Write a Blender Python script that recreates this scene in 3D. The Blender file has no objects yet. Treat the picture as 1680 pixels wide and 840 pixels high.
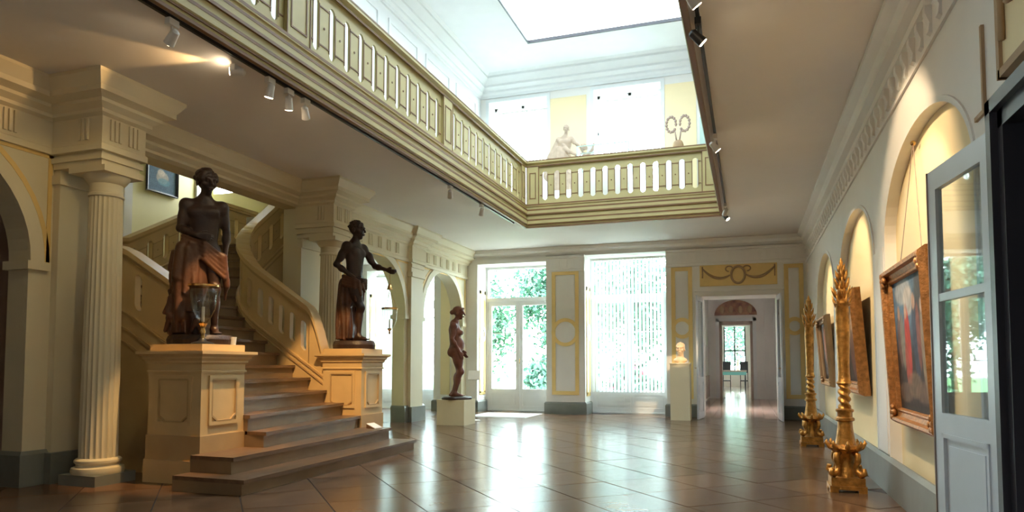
import bpy, math, random
import numpy as np
from mathutils import Vector, Matrix
R = math.radians; PI = math.pi
random.seed(7); rng = np.random.default_rng(7)
SC = bpy.context.scene; COL = SC.collection

# ------------------------------------------------------------------ camera, sky, exposure
F_PX, CX, CY, EYE = 1150.0, 840.0, 536.0, 1.4
cam_d = bpy.data.cameras.new('camera'); cam = bpy.data.objects.new('camera', cam_d); COL.objects.link(cam)
cam_d.sensor_width = 36; cam_d.lens = F_PX / 1680 * 36
cam_d.shift_y = (CY - 420) / 1680
cam_d.clip_start = 0.05; cam_d.clip_end = 300
cam.location = (0, 0, EYE); cam.rotation_euler = (R(90 + 3.061), 0, R(18.62))
SC.camera = cam
w = bpy.data.worlds.new('overcast_sky'); SC.world = w; w.use_nodes = True
wn = w.node_tree.nodes['Background']; wn.inputs[0].default_value = (0.84, 0.95, 1.0, 1); wn.inputs[1].default_value = 22.0
SC.view_settings.view_transform = 'Standard'; SC.view_settings.look = 'None'
SC.view_settings.gamma = 1; SC.view_settings.use_curve_mapping = False
SC.view_settings.exposure = 0.64
SC.cycles.use_denoising = True
SC.cycles.max_bounces = 10; SC.cycles.diffuse_bounces = 6; SC.cycles.glossy_bounces = 4; SC.cycles.transmission_bounces = 8
SC.cycles.transparent_max_bounces = 16; SC.cycles.sample_clamp_indirect = 6.0
SC.cycles.caustics_reflective = False; SC.cycles.caustics_refractive = False

def portal(loc, rot, sx, sy):
    d = bpy.data.lights.new('sky_portal', 'AREA'); d.shape = 'RECTANGLE'; d.size = sx; d.size_y = sy
    d.cycles.is_portal = True
    o = bpy.data.objects.new('sky_portal', d); COL.objects.link(o); o.location = loc; o.rotation_euler = rot
def spot(name, loc, target, energy, angle, blend=0.4, col=(1, 0.72, 0.42), r=0.03):
    d = bpy.data.lights.new(name, 'SPOT'); d.energy = energy; d.spot_size = R(angle); d.spot_blend = blend
    d.color = col; d.shadow_soft_size = r
    o = bpy.data.objects.new(name, d); COL.objects.link(o); o.location = loc
    o.rotation_euler = (Vector(target) - Vector(loc)).to_track_quat('-Z', 'Y').to_euler()

# ------------------------------------------------------------------ key dimensions (metres)
XL, XR, YF, YB = -7.9, 1.45, 19.2, -2.6       # hall
CEIL, SLAB, TOP = 4.72, 5.10, 9.90            # lower ceiling, gallery floor, upper ceiling
AX0, AX1, AY0, AY1 = -5.08, -0.48, 2.6, 16.1  # atrium opening
XU = -7.45                                    # upper left wall
SKY = (-5.40, -1.15, 7.5, 17.35)                # skylight opening
portal(((SKY[0]+SKY[1])/2, (SKY[2]+SKY[3])/2, TOP+0.4), (0, 0, 0), SKY[1]-SKY[0], SKY[3]-SKY[2])
for x0, x1, z0, z1 in ((-7.5, -5.44, 0, 4.3), (-4.32, -2.08, 0, 4.45), (-11.25, -8.95, 0, 4.3), (-7.14, -5.4, 5.7, 9.2), (-4.0, -2.17, 5.7, 9.2)):
    portal(((x0+x1)/2, 20.3, (z0+z1)/2), (R(-90), 0, 0), x1-x0, z1-z0)

portal((-8.3, -0.4, 2.35), (0, R(-90), 0), 3.0, 1.8)
portal((-11.55, 13.7, 6.2), (R(-90), 0, 0), 0.7, 1.6)

# ------------------------------------------------------------------ materials
MATS = {}
def M(name, col, rough=0.5, metal=0.0, var=0.06, vscale=3.0, bump=0.0, bscale=30.0, obj_var=0.0, spec=None, col2=None, stretch=None, coat=0.0):
    m = bpy.data.materials.new(name); m.use_nodes = True; nt = m.node_tree; N = nt.nodes; L = nt.links
    b = N['Principled BSDF']; b.inputs['Roughness'].default_value = rough; b.inputs['Metallic'].default_value = metal
    if spec is not None: b.inputs['Specular IOR Level'].default_value = spec
    if coat: b.inputs['Coat Weight'].default_value = coat; b.inputs['Coat Roughness'].default_value = 0.12
    tc = N.new('ShaderNodeTexCoord'); mp = N.new('ShaderNodeMapping'); L.new(tc.outputs['Object'], mp.inputs[0])
    if stretch: mp.inputs['Scale'].default_value = stretch
    nz = N.new('ShaderNodeTexNoise'); nz.inputs['Scale'].default_value = vscale; nz.inputs['Detail'].default_value = 6
    L.new(mp.outputs[0], nz.inputs['Vector'])
    rp = N.new('ShaderNodeValToRGB'); c = Vector(col)
    a = [max(0, x*(1-var)) for x in c]; d = list(col2) if col2 else [min(1, x*(1+var)) for x in c]
    rp.color_ramp.elements[0].position = 0.3; rp.color_ramp.elements[1].position = 0.7
    rp.color_ramp.elements[0].color = (*a, 1); rp.color_ramp.elements[1].color = (*d, 1)
    L.new(nz.outputs[0], rp.inputs[0]); src = rp.outputs[0]
    if obj_var:
        oi = N.new('ShaderNodeObjectInfo'); mr = N.new('ShaderNodeMapRange')
        mr.inputs['To Min'].default_value = 1-obj_var; mr.inputs['To Max'].default_value = 1+obj_var
        L.new(oi.outputs['Random'], mr.inputs[0]); hs = N.new('ShaderNodeHueSaturation')
        L.new(mr.outputs[0], hs.inputs['Value']); L.new(src, hs.inputs['Color']); src = hs.outputs[0]
    L.new(src, b.inputs['Base Color'])
    if bump:
        n2 = N.new('ShaderNodeTexNoise'); n2.inputs['Scale'].default_value = bscale; n2.inputs['Detail'].default_value = 4
        L.new(mp.outputs[0], n2.inputs['Vector']); bp = N.new('ShaderNodeBump'); bp.inputs['Strength'].default_value = bump
        bp.inputs['Distance'].default_value = 0.02; L.new(n2.outputs[0], bp.inputs['Height']); L.new(bp.outputs[0], b.inputs['Normal'])
    MATS[name] = m; return m
def emis(name, col, s):
    m = bpy.data.materials.new(name); m.use_nodes = True; b = m.node_tree.nodes['Principled BSDF']
    b.inputs['Base Color'].default_value = (*col, 1); b.inputs['Emission Color'].default_value = (*col, 1); b.inputs['Emission Strength'].default_value = s
    MATS[name] = m
def glass(name, tint=(1, 1, 1), gloss=0.12, mode='pane'):
    m = bpy.data.materials.new(name); m.use_nodes = True; nt = m.node_tree; N = nt.nodes; L = nt.links
    N.remove(N['Principled BSDF']); out = N['Material Output']
    t = N.new('ShaderNodeBsdfTransparent'); t.inputs[0].default_value = (*tint, 1)
    g = N.new('ShaderNodeBsdfGlossy'); g.inputs['Roughness'].default_value = 0.02
    f = N.new('ShaderNodeLayerWeight'); f.inputs[0].default_value = 0.5
    pw = N.new('ShaderNodeMath'); pw.operation = 'POWER'; pw.inputs[1].default_value = 5.0; L.new(f.outputs['Facing'], pw.inputs[0])
    ad = N.new('ShaderNodeMath'); ad.operation = 'MAXIMUM'; ad.inputs[1].default_value = gloss; L.new(pw.outputs[0], ad.inputs[0])
    mx = N.new('ShaderNodeMixShader'); L.new(ad.outputs[0], mx.inputs[0]); L.new(t.outputs[0], mx.inputs[1]); L.new(g.outputs[0], mx.inputs[2])
    L.new(mx.outputs[0], out.inputs[0]); MATS[name] = m
def translucent(name, col, fac=0.6):
    m = bpy.data.materials.new(name); m.use_nodes = True; nt = m.node_tree; N = nt.nodes; L = nt.links
    N.remove(N['Principled BSDF']); out = N['Material Output']
    d = N.new('ShaderNodeBsdfDiffuse'); d.inputs[0].default_value = (*col, 1)
    t = N.new('ShaderNodeBsdfTranslucent'); t.inputs[0].default_value = (*col, 1)
    mx = N.new('ShaderNodeMixShader'); mx.inputs[0].default_value = fac
    L.new(d.outputs[0], mx.inputs[1]); L.new(t.outputs[0], mx.inputs[2]); L.new(mx.outputs[0], out.inputs[0]); MATS[name] = m

M('white_plaster', (0.82, 0.80, 0.77), 0.6, var=0.03, vscale=1.2)
M('dimmed_ivory_plaster', (0.70, 0.63, 0.455), 0.6, var=0.03, vscale=1.2)  # ivory deepened to carry the dim, warm light of the left side
M('ceiling_plaster', (0.80, 0.765, 0.735), 0.7, var=0.03, vscale=0.8)
M('upper_plaster', (0.765, 0.785, 0.795), 0.7, var=0.02)
M('cream_wall', (0.86, 0.72, 0.44), 0.6, var=0.03, vscale=1.5)
M('pale_yellow', (0.84, 0.78, 0.46), 0.6, var=0.03, vscale=1.5)
M('ochre_paint', (0.78, 0.56, 0.22), 0.55, var=0.05)
M('grey_base', (0.20, 0.215, 0.20), 0.45, var=0.1)
M('gallery_cream', (0.53, 0.45, 0.21), 0.5, var=0.05)
M('gallery_brown', (0.21, 0.105, 0.04), 0.5, var=0.1)
M('stair_cream', (0.66, 0.48, 0.245), 0.45, var=0.06)
M('stair_trim', (0.50, 0.34, 0.17), 0.45, var=0.08)
M('stair_rail', (0.30, 0.20, 0.11), 0.35, var=0.15)
M('tread_wood', (0.17, 0.10, 0.055), 0.35, var=0.25, vscale=2.5, stretch=(6, 1, 6))
M('riser_wood', (0.27, 0.185, 0.105), 0.45, var=0.18, vscale=2.5)
M('floor_tile', (0.115, 0.060, 0.034), 0.20, var=0.35, vscale=2.2, bump=0.14, bscale=2.6, obj_var=0.3, col2=(0.20, 0.112, 0.062), spec=0.24)
M('grout', (0.035, 0.025, 0.02), 0.6)
M('dark_floor', (0.10, 0.06, 0.04), 0.3, var=0.3)
M('bronze', (0.034, 0.016, 0.011), 0.42, var=0.35, vscale=6, bump=0.25, bscale=25, spec=0.5)
M('bronze_cloth', (0.080, 0.031, 0.014), 0.48, var=0.4, vscale=5, bump=0.3, bscale=20)
M('plaster_statue', (0.46, 0.35, 0.26), 0.7, var=0.15, vscale=6)
M('gilt', (0.50, 0.25, 0.06), 0.36, metal=0.75, var=0.45, vscale=14, bump=0.35, bscale=40)
M('gilt_frame', (0.46, 0.20, 0.06), 0.38, metal=0.45, var=0.35, vscale=18, bump=0.4, bscale=50)
M('brass', (0.62, 0.38, 0.14), 0.25, metal=1.0)
M('white_paint', (0.78, 0.79, 0.80), 0.35, var=0.02)
M('blue_white_paint', (0.66, 0.70, 0.76), 0.3, var=0.03)
M('dark_frame', (0.035, 0.032, 0.04), 0.35)
M('block_white', (0.82, 0.74, 0.52), 0.5, var=0.02)
M('black_metal', (0.02, 0.02, 0.022), 0.4)
M('white_metal', (0.75, 0.73, 0.70), 0.35)
M('parquet', (0.42, 0.26, 0.20), 0.16, var=0.25, vscale=6, stretch=(1, 5, 1), obj_var=0.2)
M('dado_wood', (0.35, 0.25, 0.20), 0.4, var=0.1)
M('relief_brown', (0.40, 0.26, 0.14), 0.6, var=0.15)
M('lunette_red', (0.22, 0.06, 0.045), 0.5, var=0.4, vscale=5, col2=(0.40, 0.20, 0.10))
M('candle_wax', (0.85, 0.80, 0.68), 0.5)
M('paper', (0.85, 0.84, 0.80), 0.6)
M('mat_grey', (0.50, 0.48, 0.47), 0.8)
M('gravel', (0.62, 0.60, 0.54), 0.9, var=0.15, vscale=20)
M('grass', (0.10, 0.24, 0.07), 0.9, var=0.3, vscale=8)
M('bark', (0.10, 0.07, 0.05), 0.9, var=0.3, vscale=10)
M('green_case', (0.45, 0.62, 0.56), 0.3)
for i, c in enumerate(((0.06, 0.15, 0.105), (0.085, 0.19, 0.125), (0.05, 0.13, 0.09))):
    M('leaf%d' % i, c, 0.6, var=0.35, vscale=1.2)
M('blossom', (0.75, 0.12, 0.22), 0.6)
M('teal_cloth', (0.16, 0.40, 0.40), 0.7)
emis('lamp_glow', (1.0, 0.78, 0.5), 60.0)
emis('flame', (1.0, 0.6, 0.25), 8.0)
glass('skylight_glass', (0.48, 0.495, 0.50), 0.04); glass('pane_glass', (0.93, 0.98, 0.97), 0.04); glass('clear_glass', (0.96, 0.965, 0.96), 0.07); glass('door_glass', (0.88, 0.92, 0.95), 0.10)
translucent('blind_fabric', (0.90, 0.93, 0.94), 0.72)

# ------------------------------------------------------------------ mesh builder
WL = {}
def tag(o, label=None, cat=None, group=None, kind=None):
    if label: o['label'] = label
    if cat: o['category'] = cat
    if group: o['group'] = group
    if kind: o['kind'] = kind
    return o
def thing(name, loc, label, cat, group=None, rz=0):
    o = bpy.data.objects.new(name, None); COL.objects.link(o); o.location = loc; o.rotation_euler = (0, 0, rz)
    o.empty_display_size = 0.1
    WL[o.name] = Vector(loc); return tag(o, label, cat, group)
class G:
    def __init__(s): s.v = []; s.f = []
    def add(s, v, f):
        n = len(s.v); s.v += [tuple(p) for p in v]; s.f += [tuple(i+n for i in q) for q in f]; return s
    def box(s, x0, x1, y0, y1, z0, z1):
        return s.add([(x, y, z) for z in (z0, z1) for y in (y0, y1) for x in (x0, x1)],
                     [(0, 2, 3, 1), (4, 5, 7, 6), (0, 1, 5, 4), (2, 6, 7, 3), (0, 4, 6, 2), (1, 3, 7, 5)])
    def bar(s, a, b, wd, h):
        a = Vector(a); b = Vector(b); d = (b-a).normalized(); up = Vector((0, 0, 1)) if abs(d.z) < 0.95 else Vector((1, 0, 0))
        r = d.cross(up).normalized()*wd/2; u = r.cross(d).normalized()*h/2
        return s.add([p+i*r+j*u for p in (a, b) for i, j in ((-1, -1), (1, -1), (1, 1), (-1, 1))],
                     [(0, 3, 2, 1), (4, 5, 6, 7), (0, 1, 5, 4), (1, 2, 6, 5), (2, 3, 7, 6), (3, 0, 4, 7)])
    def prism(s, poly, fn, w0, w1):
        n = len(poly); v = [fn(u, t, w0) for u, t in poly]+[fn(u, t, w1) for u, t in poly]
        return s.add(v, [tuple(range(n))[::-1], tuple(range(n, 2*n))]+[(i, (i+1) % n, n+(i+1) % n, n+i) for i in range(n)])
    def lathe(s, prof, c=(0, 0, 0), n=24, mod=None):
        v = []; f = []
        for i, (r, z) in enumerate(prof):
            for k in range(n):
                a = 2*PI*k/n; rr = r*(mod(a, z) if mod else 1)
                v.append((c[0]+rr*math.cos(a), c[1]+rr*math.sin(a), c[2]+z))
        m = len(prof)
        for i in range(m-1):
            for k in range(n):
                f.append((i*n+k, i*n+(k+1) % n, (i+1)*n+(k+1) % n, (i+1)*n+k))
        if prof[0][0] > 1e-4: f.append(tuple(range(n))[::-1])
        if prof[-1][0] > 1e-4: f.append(tuple(range((m-1)*n, m*n)))
        return s.add(v, f)
    def tube(s, pts, r, n=8, closed=False):
        pts = [Vector(p) for p in pts]; m = len(pts); v = []; f = []
        rr = r if hasattr(r, '__len__') else [r]*m; prev = None
        for i, p in enumerate(pts):
            if closed: d = pts[(i+1) % m]-pts[i-1]
            else: d = pts[min(i+1, m-1)]-pts[max(i-1, 0)]
            d.normalize()
            if prev is None:
                up = Vector((0, 0, 1)) if abs(d.z) < 0.9 else Vector((1, 0, 0)); a = d.cross(up).normalized()
            else:
                a = prev-d*prev.dot(d); a = a.normalized() if a.length > 1e-6 else d.orthogonal().normalized()
            prev = a; b = d.cross(a)
            v += [p+rr[i]*(math.cos(2*PI*k/n)*a+math.sin(2*PI*k/n)*b) for k in range(n)]
        for i in range(m if closed else m-1):
            j = (i+1) % m
            f += [(i*n+k, i*n+(k+1) % n, j*n+(k+1) % n, j*n+k) for k in range(n)]
        if not closed: f += [tuple(range(n))[::-1], tuple(range((m-1)*n, m*n))]
        return s.add(v, f)
    def sweep(s, prof, path, closed=False, zs=None):
        # prof: (out, z); out goes to the right hand of the travel direction; mitred corners
        P = [Vector((p[0], p[1])) for p in path]; m = len(P); v = []; n = len(prof)
        for i in range(m):
            d0 = (P[i]-P[i-1]) if (i > 0 or closed) else (P[1]-P[0]); d1 = (P[(i+1) % m]-P[i]) if (i < m-1 or closed) else d0
            if i == 0 and not closed: d0 = d1
            d0 = d0.normalized(); d1 = d1.normalized()
            n0 = Vector((d0.y, -d0.x)); n1 = Vector((d1.y, -d1.x)); b = n0+n1; b = b/max(b.dot(n0), 0.2)
            for o, z in prof:
                q = P[i]+b*o; v.append((q.x, q.y, z+(zs[i] if zs else 0)))
        f = []
        for i in range(m if closed else m-1):
            j = (i+1) % m
            f += [(i*n+k, j*n+k, j*n+k+1, i*n+k+1) for k in range(n-1)]
        if not closed: f += [tuple(range(n)), tuple(range((m-1)*n, m*n))[::-1]]
        return s.add(v, f)
    def ball(s, c, r, n=10, m=7):
        rx, ry, rz = r if hasattr(r, '__len__') else (r, r, r)
        v = []; f = []
        for i in range(m+1):
            t = PI*i/m
            for k in range(n):
                a = 2*PI*k/n; v.append((c[0]+rx*math.sin(t)*math.cos(a), c[1]+ry*math.sin(t)*math.sin(a), c[2]-rz*math.cos(t)))
        for i in range(m):
            for k in range(n): f.append((i*n+k, i*n+(k+1) % n, (i+1)*n+(k+1) % n, (i+1)*n+k))
        return s.add(v, f)
    def mesh(s, name, off=None):
        me = bpy.data.meshes.new(name)
        vs = s.v if off is None else [(p[0]-off[0], p[1]-off[1], p[2]-off[2]) for p in s.v]
        me.from_pydata(vs, [], s.f); me.update(); return me
    def obj(s, name, mat, parent=None, smooth=False, fix=True, **kw):
        off = WL[parent.name] if parent is not None else None
        me = s.mesh(name, off)
        if fix:
            import bmesh
            bm = bmesh.new(); bm.from_mesh(me)
            if smooth: bmesh.ops.remove_doubles(bm, verts=bm.verts, dist=1e-5)
            bmesh.ops.recalc_face_normals(bm, faces=bm.faces); bm.to_mesh(me); bm.free()
        return place(me, name, mat, parent, smooth, **kw)
def place(me, name, mat, parent=None, smooth=False, label=None, cat=None, group=None, kind=None):
    o = bpy.data.objects.new(name, me); COL.objects.link(o)
    if mat: 
        if not me.materials: me.materials.append(MATS[mat])
    if parent is not None: o.parent = parent; WL[o.name] = WL[parent.name]
    else: WL[o.name] = Vector((0, 0, 0))
    if smooth is True:
        me.polygons.foreach_set('use_smooth', [True]*len(me.polygons))
    elif smooth:
        me.polygons.foreach_set('use_smooth', [True]*len(me.polygons)); me.set_sharp_from_angle(angle=R(smooth))
    return tag(o, label, cat, group, kind)
yz = lambda u, v, w: (w, u, v)     # polygons in Y-Z, depth X
xz = lambda u, v, w: (u, w, v)
xy = lambda u, v, w: (u, v, w)
def arc(cx, cz, r, a0, a1, n=20, ry=None):
    return [(cx+r*math.cos(R(a0+(a1-a0)*i/n)), cz+(ry or r)*math.sin(R(a0+(a1-a0)*i/n))) for i in range(n+1)]
def ring(cx, cz, r0, r1, a0, a1, n=24):
    return arc(cx, cz, r1, a0, a1, n)+arc(cx, cz, r0, a1, a0, n)

# ------------------------------------------------------------------ floor of single tiles laid diagonally
fl = G().box(-12.5, XR, YB, 20.4, -0.12, -0.006).obj('floor', 'grout', kind='structure')
ts = 0.806; dv = Vector((0.665, -0.747)); ev = Vector((0.747, 0.665))
tm = G().box(-ts/2+0.006, ts/2-0.006, -ts/2+0.006, ts/2-0.006, -0.03, 0).mesh('tile'); tm.materials.append(MATS['floor_tile'])
far_tiles = G(); ang = math.atan2(dv.y, dv.x)
for i in range(-30, 31):
    for j in range(-30, 31):
        c = dv*(i*ts+0.31)+ev*(j*ts+2.706+ts/2)
        if not (-8.2 < c.x < 1.75 and YB < c.y < 19.9): continue
        if c.y > 2.2:
            o = bpy.data.objects.new('tile', tm); COL.objects.link(o); o.parent = fl
            o.location = (c.x, c.y, random.uniform(-0.0012, 0.0)); o.rotation_euler = (random.gauss(0, 0.0011), random.gauss(0, 0.0011), ang)
        else:
            q = [c+dv*a*ts*0.495+ev*b*ts*0.495 for a, b in ((-1, -1), (1, -1), (1, 1), (-1, 1))]
            far_tiles.add([(p.x, p.y, 0) for p in q]+[(p.x, p.y, -0.03) for p in q], [(0, 1, 2, 3), (0, 1, 5, 4), (1, 2, 6, 5), (2, 3, 7, 6), (3, 0, 4, 7)])
far_tiles.obj('tile_field', 'floor_tile', fl, kind='stuff')
G().box(-12.5, -8.2, YB, 20.4, -0.006, 0.0).obj('side_floor', 'dark_floor', fl)

# ------------------------------------------------------------------ ceilings
def frame_slab(g, X0, X1, Y0, Y1, hx0, hx1, hy0, hy1, z0, z1):
    g.box(X0, hx0, Y0, Y1, z0, z1); g.box(hx1, X1, Y0, Y1, z0, z1); g.box(hx0, hx1, Y0, hy0, z0, z1); g.box(hx0, hx1, hy1, Y1, z0, z1); return g
frame_slab(G(), -8.5, XR+0.3, YB-0.3, YF+0.3, AX0, AX1, AY0, AY1, CEIL, SLAB).obj('ceiling', 'ceiling_plaster', kind='structure')
g = frame_slab(G(), -8.4, XR+0.4, YB-0.4, 20.4, SKY[0], SKY[1], SKY[2], SKY[3], TOP, TOP+0.06)
g.obj('ceiling_upper', 'upper_plaster', kind='structure')
g = G().sweep([(0, TOP-0.02), (0.04, TOP-0.02), (0.04, TOP+0.06), (0, TOP+0.06)], [(SKY[0], SKY[2]), (SKY[0], SKY[3]), (SKY[1], SKY[3]), (SKY[1], SKY[2])], closed=True)
g.obj('trim_1', 'dark_frame', kind='structure')
lay = tag(bpy.data.objects.new('window_7', None), kind='structure'); COL.objects.link(lay); WL[lay.name] = Vector((0, 0, 0))
for i in range(3):
    for j in range(6):
        x0 = SKY[0]+(SKY[1]-SKY[0])*i/3; y0 = SKY[2]+(SKY[3]-SKY[2])*j/6
        G().box(x0, x0+(SKY[1]-SKY[0])/3, y0, y0+(SKY[3]-SKY[2])/6, TOP+0.03, TOP+0.036).obj('skylight_pane', 'skylight_glass', lay)
G().box(-12.5, XL-0.3, 12.9, 20.3, 4.5, 4.7).box(-12.6, -8.2, 6.2, 13.45, 9.0, 9.2).obj('ceiling_side', 'ceiling_plaster', kind='structure')

# ------------------------------------------------------------------ left wall: arcade and stair opening
AR, ASP = 1.30, 2.60
ARC = (4.57, 13.95, 17.55)
wl = G(); T0, T1 = XL-0.32, XL
WB = (-1.3, 0.5, 0.85, 3.85)      # unseen window behind the camera, added to light the right wall
solid = [(YB, WB[0]), (WB[1], ARC[0]-AR), (ARC[0]+AR, 6.9), (10.98, ARC[1]-AR), (ARC[1]+AR, ARC[2]-AR), (ARC[2]+AR, YF)]
for a, b in solid: wl.prism([(a, 0), (b, 0), (b, 4.3), (a, 4.3)], yz, T0, T1)
wl.box(T0, T1, WB[0], WB[1], 0, WB[2]).box(T0, T1, WB[0], WB[1], WB[3], 4.3)
for c in ARC: wl.prism([(c-AR, 4.3)]+arc(c, ASP, AR, 180, 0, 32)+[(c+AR, 4.3)], yz, T0, T1)
wl.box(T0, T1, YB, YF, 4.3, CEIL)
wall_up = G().box(XL-0.5, XU, YB, 20.3, SLAB-0.1, TOP).obj('wall_left_upper', 'upper_plaster', kind='structure')
wall_left = wl.obj('wall_left', 'dimmed_ivory_plaster', kind='structure')
for c in ARC:
    G().prism(ring(c, ASP, AR, AR+0.17, 0, 180), yz, XL, XL+0.035).obj('archivolt', 'dimmed_ivory_plaster', wall_left)
    G().prism(ring(c, ASP, AR+0.19, AR+0.25, 0, 180), yz, XL, XL+0.012).obj('arch_band', 'ochre_paint', wall_left)
    for yy in (c-AR-0.22, c+AR-0.05):
        G().box(T0-0.03, XL+0.06, yy, yy+0.27, ASP-0.1, ASP+0.0).obj('impost', 'dimmed_ivory_plaster', wall_left)
    for yy in (c-AR-0.24, c+AR+0.20):
        G().box(XL, XL+0.012, yy, yy+0.05, 2.6, 3.9).obj('border_band', 'ochre_paint', wall_left)
    G().box(XL, XL+0.012, c-AR-0.24, c+AR+0.25, 3.86, 3.93).obj('border_band', 'ochre_paint', wall_left)
# pilaster strips on the piers
for y0, y1, p in ((6.15, 6.75, 0.10), (10.95, 11.55, 0.10), (15.42, 16.08, 0.10)):
    G().box(XL, XL+p, y0, y1, 0.0, 3.95).obj('pilaster', 'dimmed_ivory_plaster', wall_left)
    G().box(XL, XL+p+0.05, y0-0.04, y1+0.04, 3.55, 3.66).box(XL, XL+p+0.03, y0-0.02, y1+0.02, 3.78, 3.86).obj('pilaster_capital', 'dimmed_ivory_plaster', wall_left)
# grey-green plinth blocks along the piers
bl = G()
for a, b in solid:
    bl.sweep([(0.0, 0), (0.06, 0), (0.06, 0.36), (0.03, 0.40), (0, 0.40)], [(T0, a), (T1, a), (T1, b), (T0, b)])
for y0, y1 in ((6.15, 6.75), (10.95, 11.55), (15.42, 16.08)): bl.box(XL, XL+0.16, y0-0.05, y1+0.05, 0, 0.36)
bl.obj('baseboard_left', 'grey_base', kind='structure')

o = G().box(T0+0.1, T0+0.2, WB[0], WB[0]+0.1, WB[2], WB[3]).box(T0+0.1, T0+0.2, WB[1]-0.1, WB[1], WB[2], WB[3]).box(T0+0.1, T0+0.2, WB[0], WB[1], WB[3]-0.1, WB[3]).box(T0+0.1, T0+0.2, WB[0], WB[1], WB[2], WB[2]+0.1).box(T0+0.12, T0+0.18, -0.44, -0.36, WB[2], WB[3]).obj('window_8', 'white_paint', kind='structure')
for a, b in ((WB[0]+0.1, -0.44), (-0.36, WB[1]-0.1)): G().box(T0+0.147, T0+0.153, a, b, WB[2]+0.1, WB[3]-0.1).obj('pane', 'pane_glass', o)
ENT = [(0.0, 3.90), (0.06, 3.90), (0.06, 3.97), (0.04, 3.99), (0.04, 4.30), (0.09, 4.33), (0.09, 4.37), (0.17, 4.42), (0.17, 4.46), (0.28, 4.50), (0.28, 4.56), (0.36, 4.68), (0.36, CEIL-0.002), (0, CEIL-0.002)]
COLS = ((-7.34, 6.39), (-7.34, 11.2))
def res(c): return [(XL, c[1]-0.27), (c[0]+0.22, c[1]-0.27), (c[0]+0.22, c[1]+0.27), (XL, c[1]+0.27)]
ENTC = [(0.0, 4.30)]+[q for q in ENT if q[1] > 4.31]
g = G().sweep(ENT, [(XL, YB)]+res(COLS[0])); g.sweep(ENTC, [(XL, COLS[0][1]+0.27), (XL, COLS[1][1]-0.27)])
g.sweep(ENT, res(COLS[1])+[(XL, 15.42), (XL+0.1, 15.42), (XL+0.1, 16.08), (XL, 16.08), (XL, YF)])
trim_l = g.obj('trim_2', 'dimmed_ivory_plaster', kind='structure')
tg = G()
for k in range(3): tg.box(-0.001, 0.022, -0.075+k*0.06, -0.075+k*0.06+0.035, 4.03, 4.28)
tg = tg.mesh('triglyph'); tg.materials.append(MATS['dimmed_ivory_plaster'])
def trig(x, y, rz, parent):
    o = bpy.data.objects.new('triglyph', tg); COL.objects.link(o); o.parent = parent; o.location = (x, y, 0); o.rotation_euler = (0, 0, rz)
yy = 2.2
while yy < 18.7:
    near = [c for c in COLS if abs(yy-c[1]) < 0.5]
    if not near and not 15.2 < yy < 16.3 and not 6.4 < yy < 11.2: trig(XL+0.04, yy, 0, trim_l)
    yy += 0.42
for cx, cy in COLS:
    for dy in (-0.13, 0.13): trig(cx+0.26, cy+dy, 0, trim_l)
    trig(cx-0.02, cy-0.31, -PI/2, trim_l)
G().box(-12.3, T0, 2.6, 2.8, 0, 4.6).box(-12.3, -12.1, 2.8, 6.25, 0, 4.6).box(-12.3, T0, 2.6, 6.25, 4.5, 4.6).box(-12.1, T0, 6.22, 6.25, 0, 4.5).obj('wall_dark_room', 'dado_wood', kind='structure')  # dark walls and partition added so the near arch looks dark inside
# wall under the gallery seen behind the stairs
g = G()
g.box(-12.3, -12.0, 3.0, 13.4, 0, 9.0); g.box(-12.0, T0, 13.25, 13.45, 0, 5.4).box(-12.0, T0, 13.25, 13.45, 7.0, 9.0).box(-12.0, -11.9, 13.25, 13.45, 5.4, 7.0).box(-11.2, T0, 13.25, 13.45, 5.4, 7.0)  # gap in the far end is an unseen window added to light this wall
g.box(-12.3, T0, 6.25, 6.45, 0, 9.0); g.obj('wall_stair', 'pale_yellow', kind='structure')
G().box(-12.3, -12.0, 13.45, 20.2, 0, 4.6).obj('wall_side', 'white_plaster', kind='structure')
ws = bpy.data.objects['wall_stair']
for y0, y1 in ((10.82, 11.02), (12.78, 12.95), (8.2, 8.4)):
    G().box(-12.0, -11.95, y0, y1, 2.0, 9.0).obj('pilaster_strip', 'white_plaster', ws)

# ------------------------------------------------------------------ far wall with French doors and enfilade door
FDY = 19.98
LOW = [(-11.25, -8.95, 4.3), (-7.55, -5.44, 4.34), (-4.32, -2.08, 4.46), (-1.14, 0.71, 3.19)]
wf = G(); xs = -12.3
for x0, x1, zt in LOW:
    wf.box(xs, x0, YF, 20.2, 0, CEIL); wf.box(x0, x1, YF, 20.2, zt, CEIL); xs = x1
wf.box(xs, XR, YF, 20.2, 0, CEIL)
UP = [(-7.18, -5.40, 9.15), (-4.02, -2.16, 9.15)]
xs = XU-0.6
for x0, x1, zt in UP:
    wf.box(xs, x0, YF, 19.9, SLAB, TOP); wf.box(x0, x1, YF, 19.9, zt, TOP); wf.box(x0, x1, YF, 19.9, SLAB, 5.75); xs = x1
wf.box(xs, XR+0.3, YF, 19.9, SLAB, TOP)
wall_far = wf.obj('wall_far', 'white_plaster', kind='structure')
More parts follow.
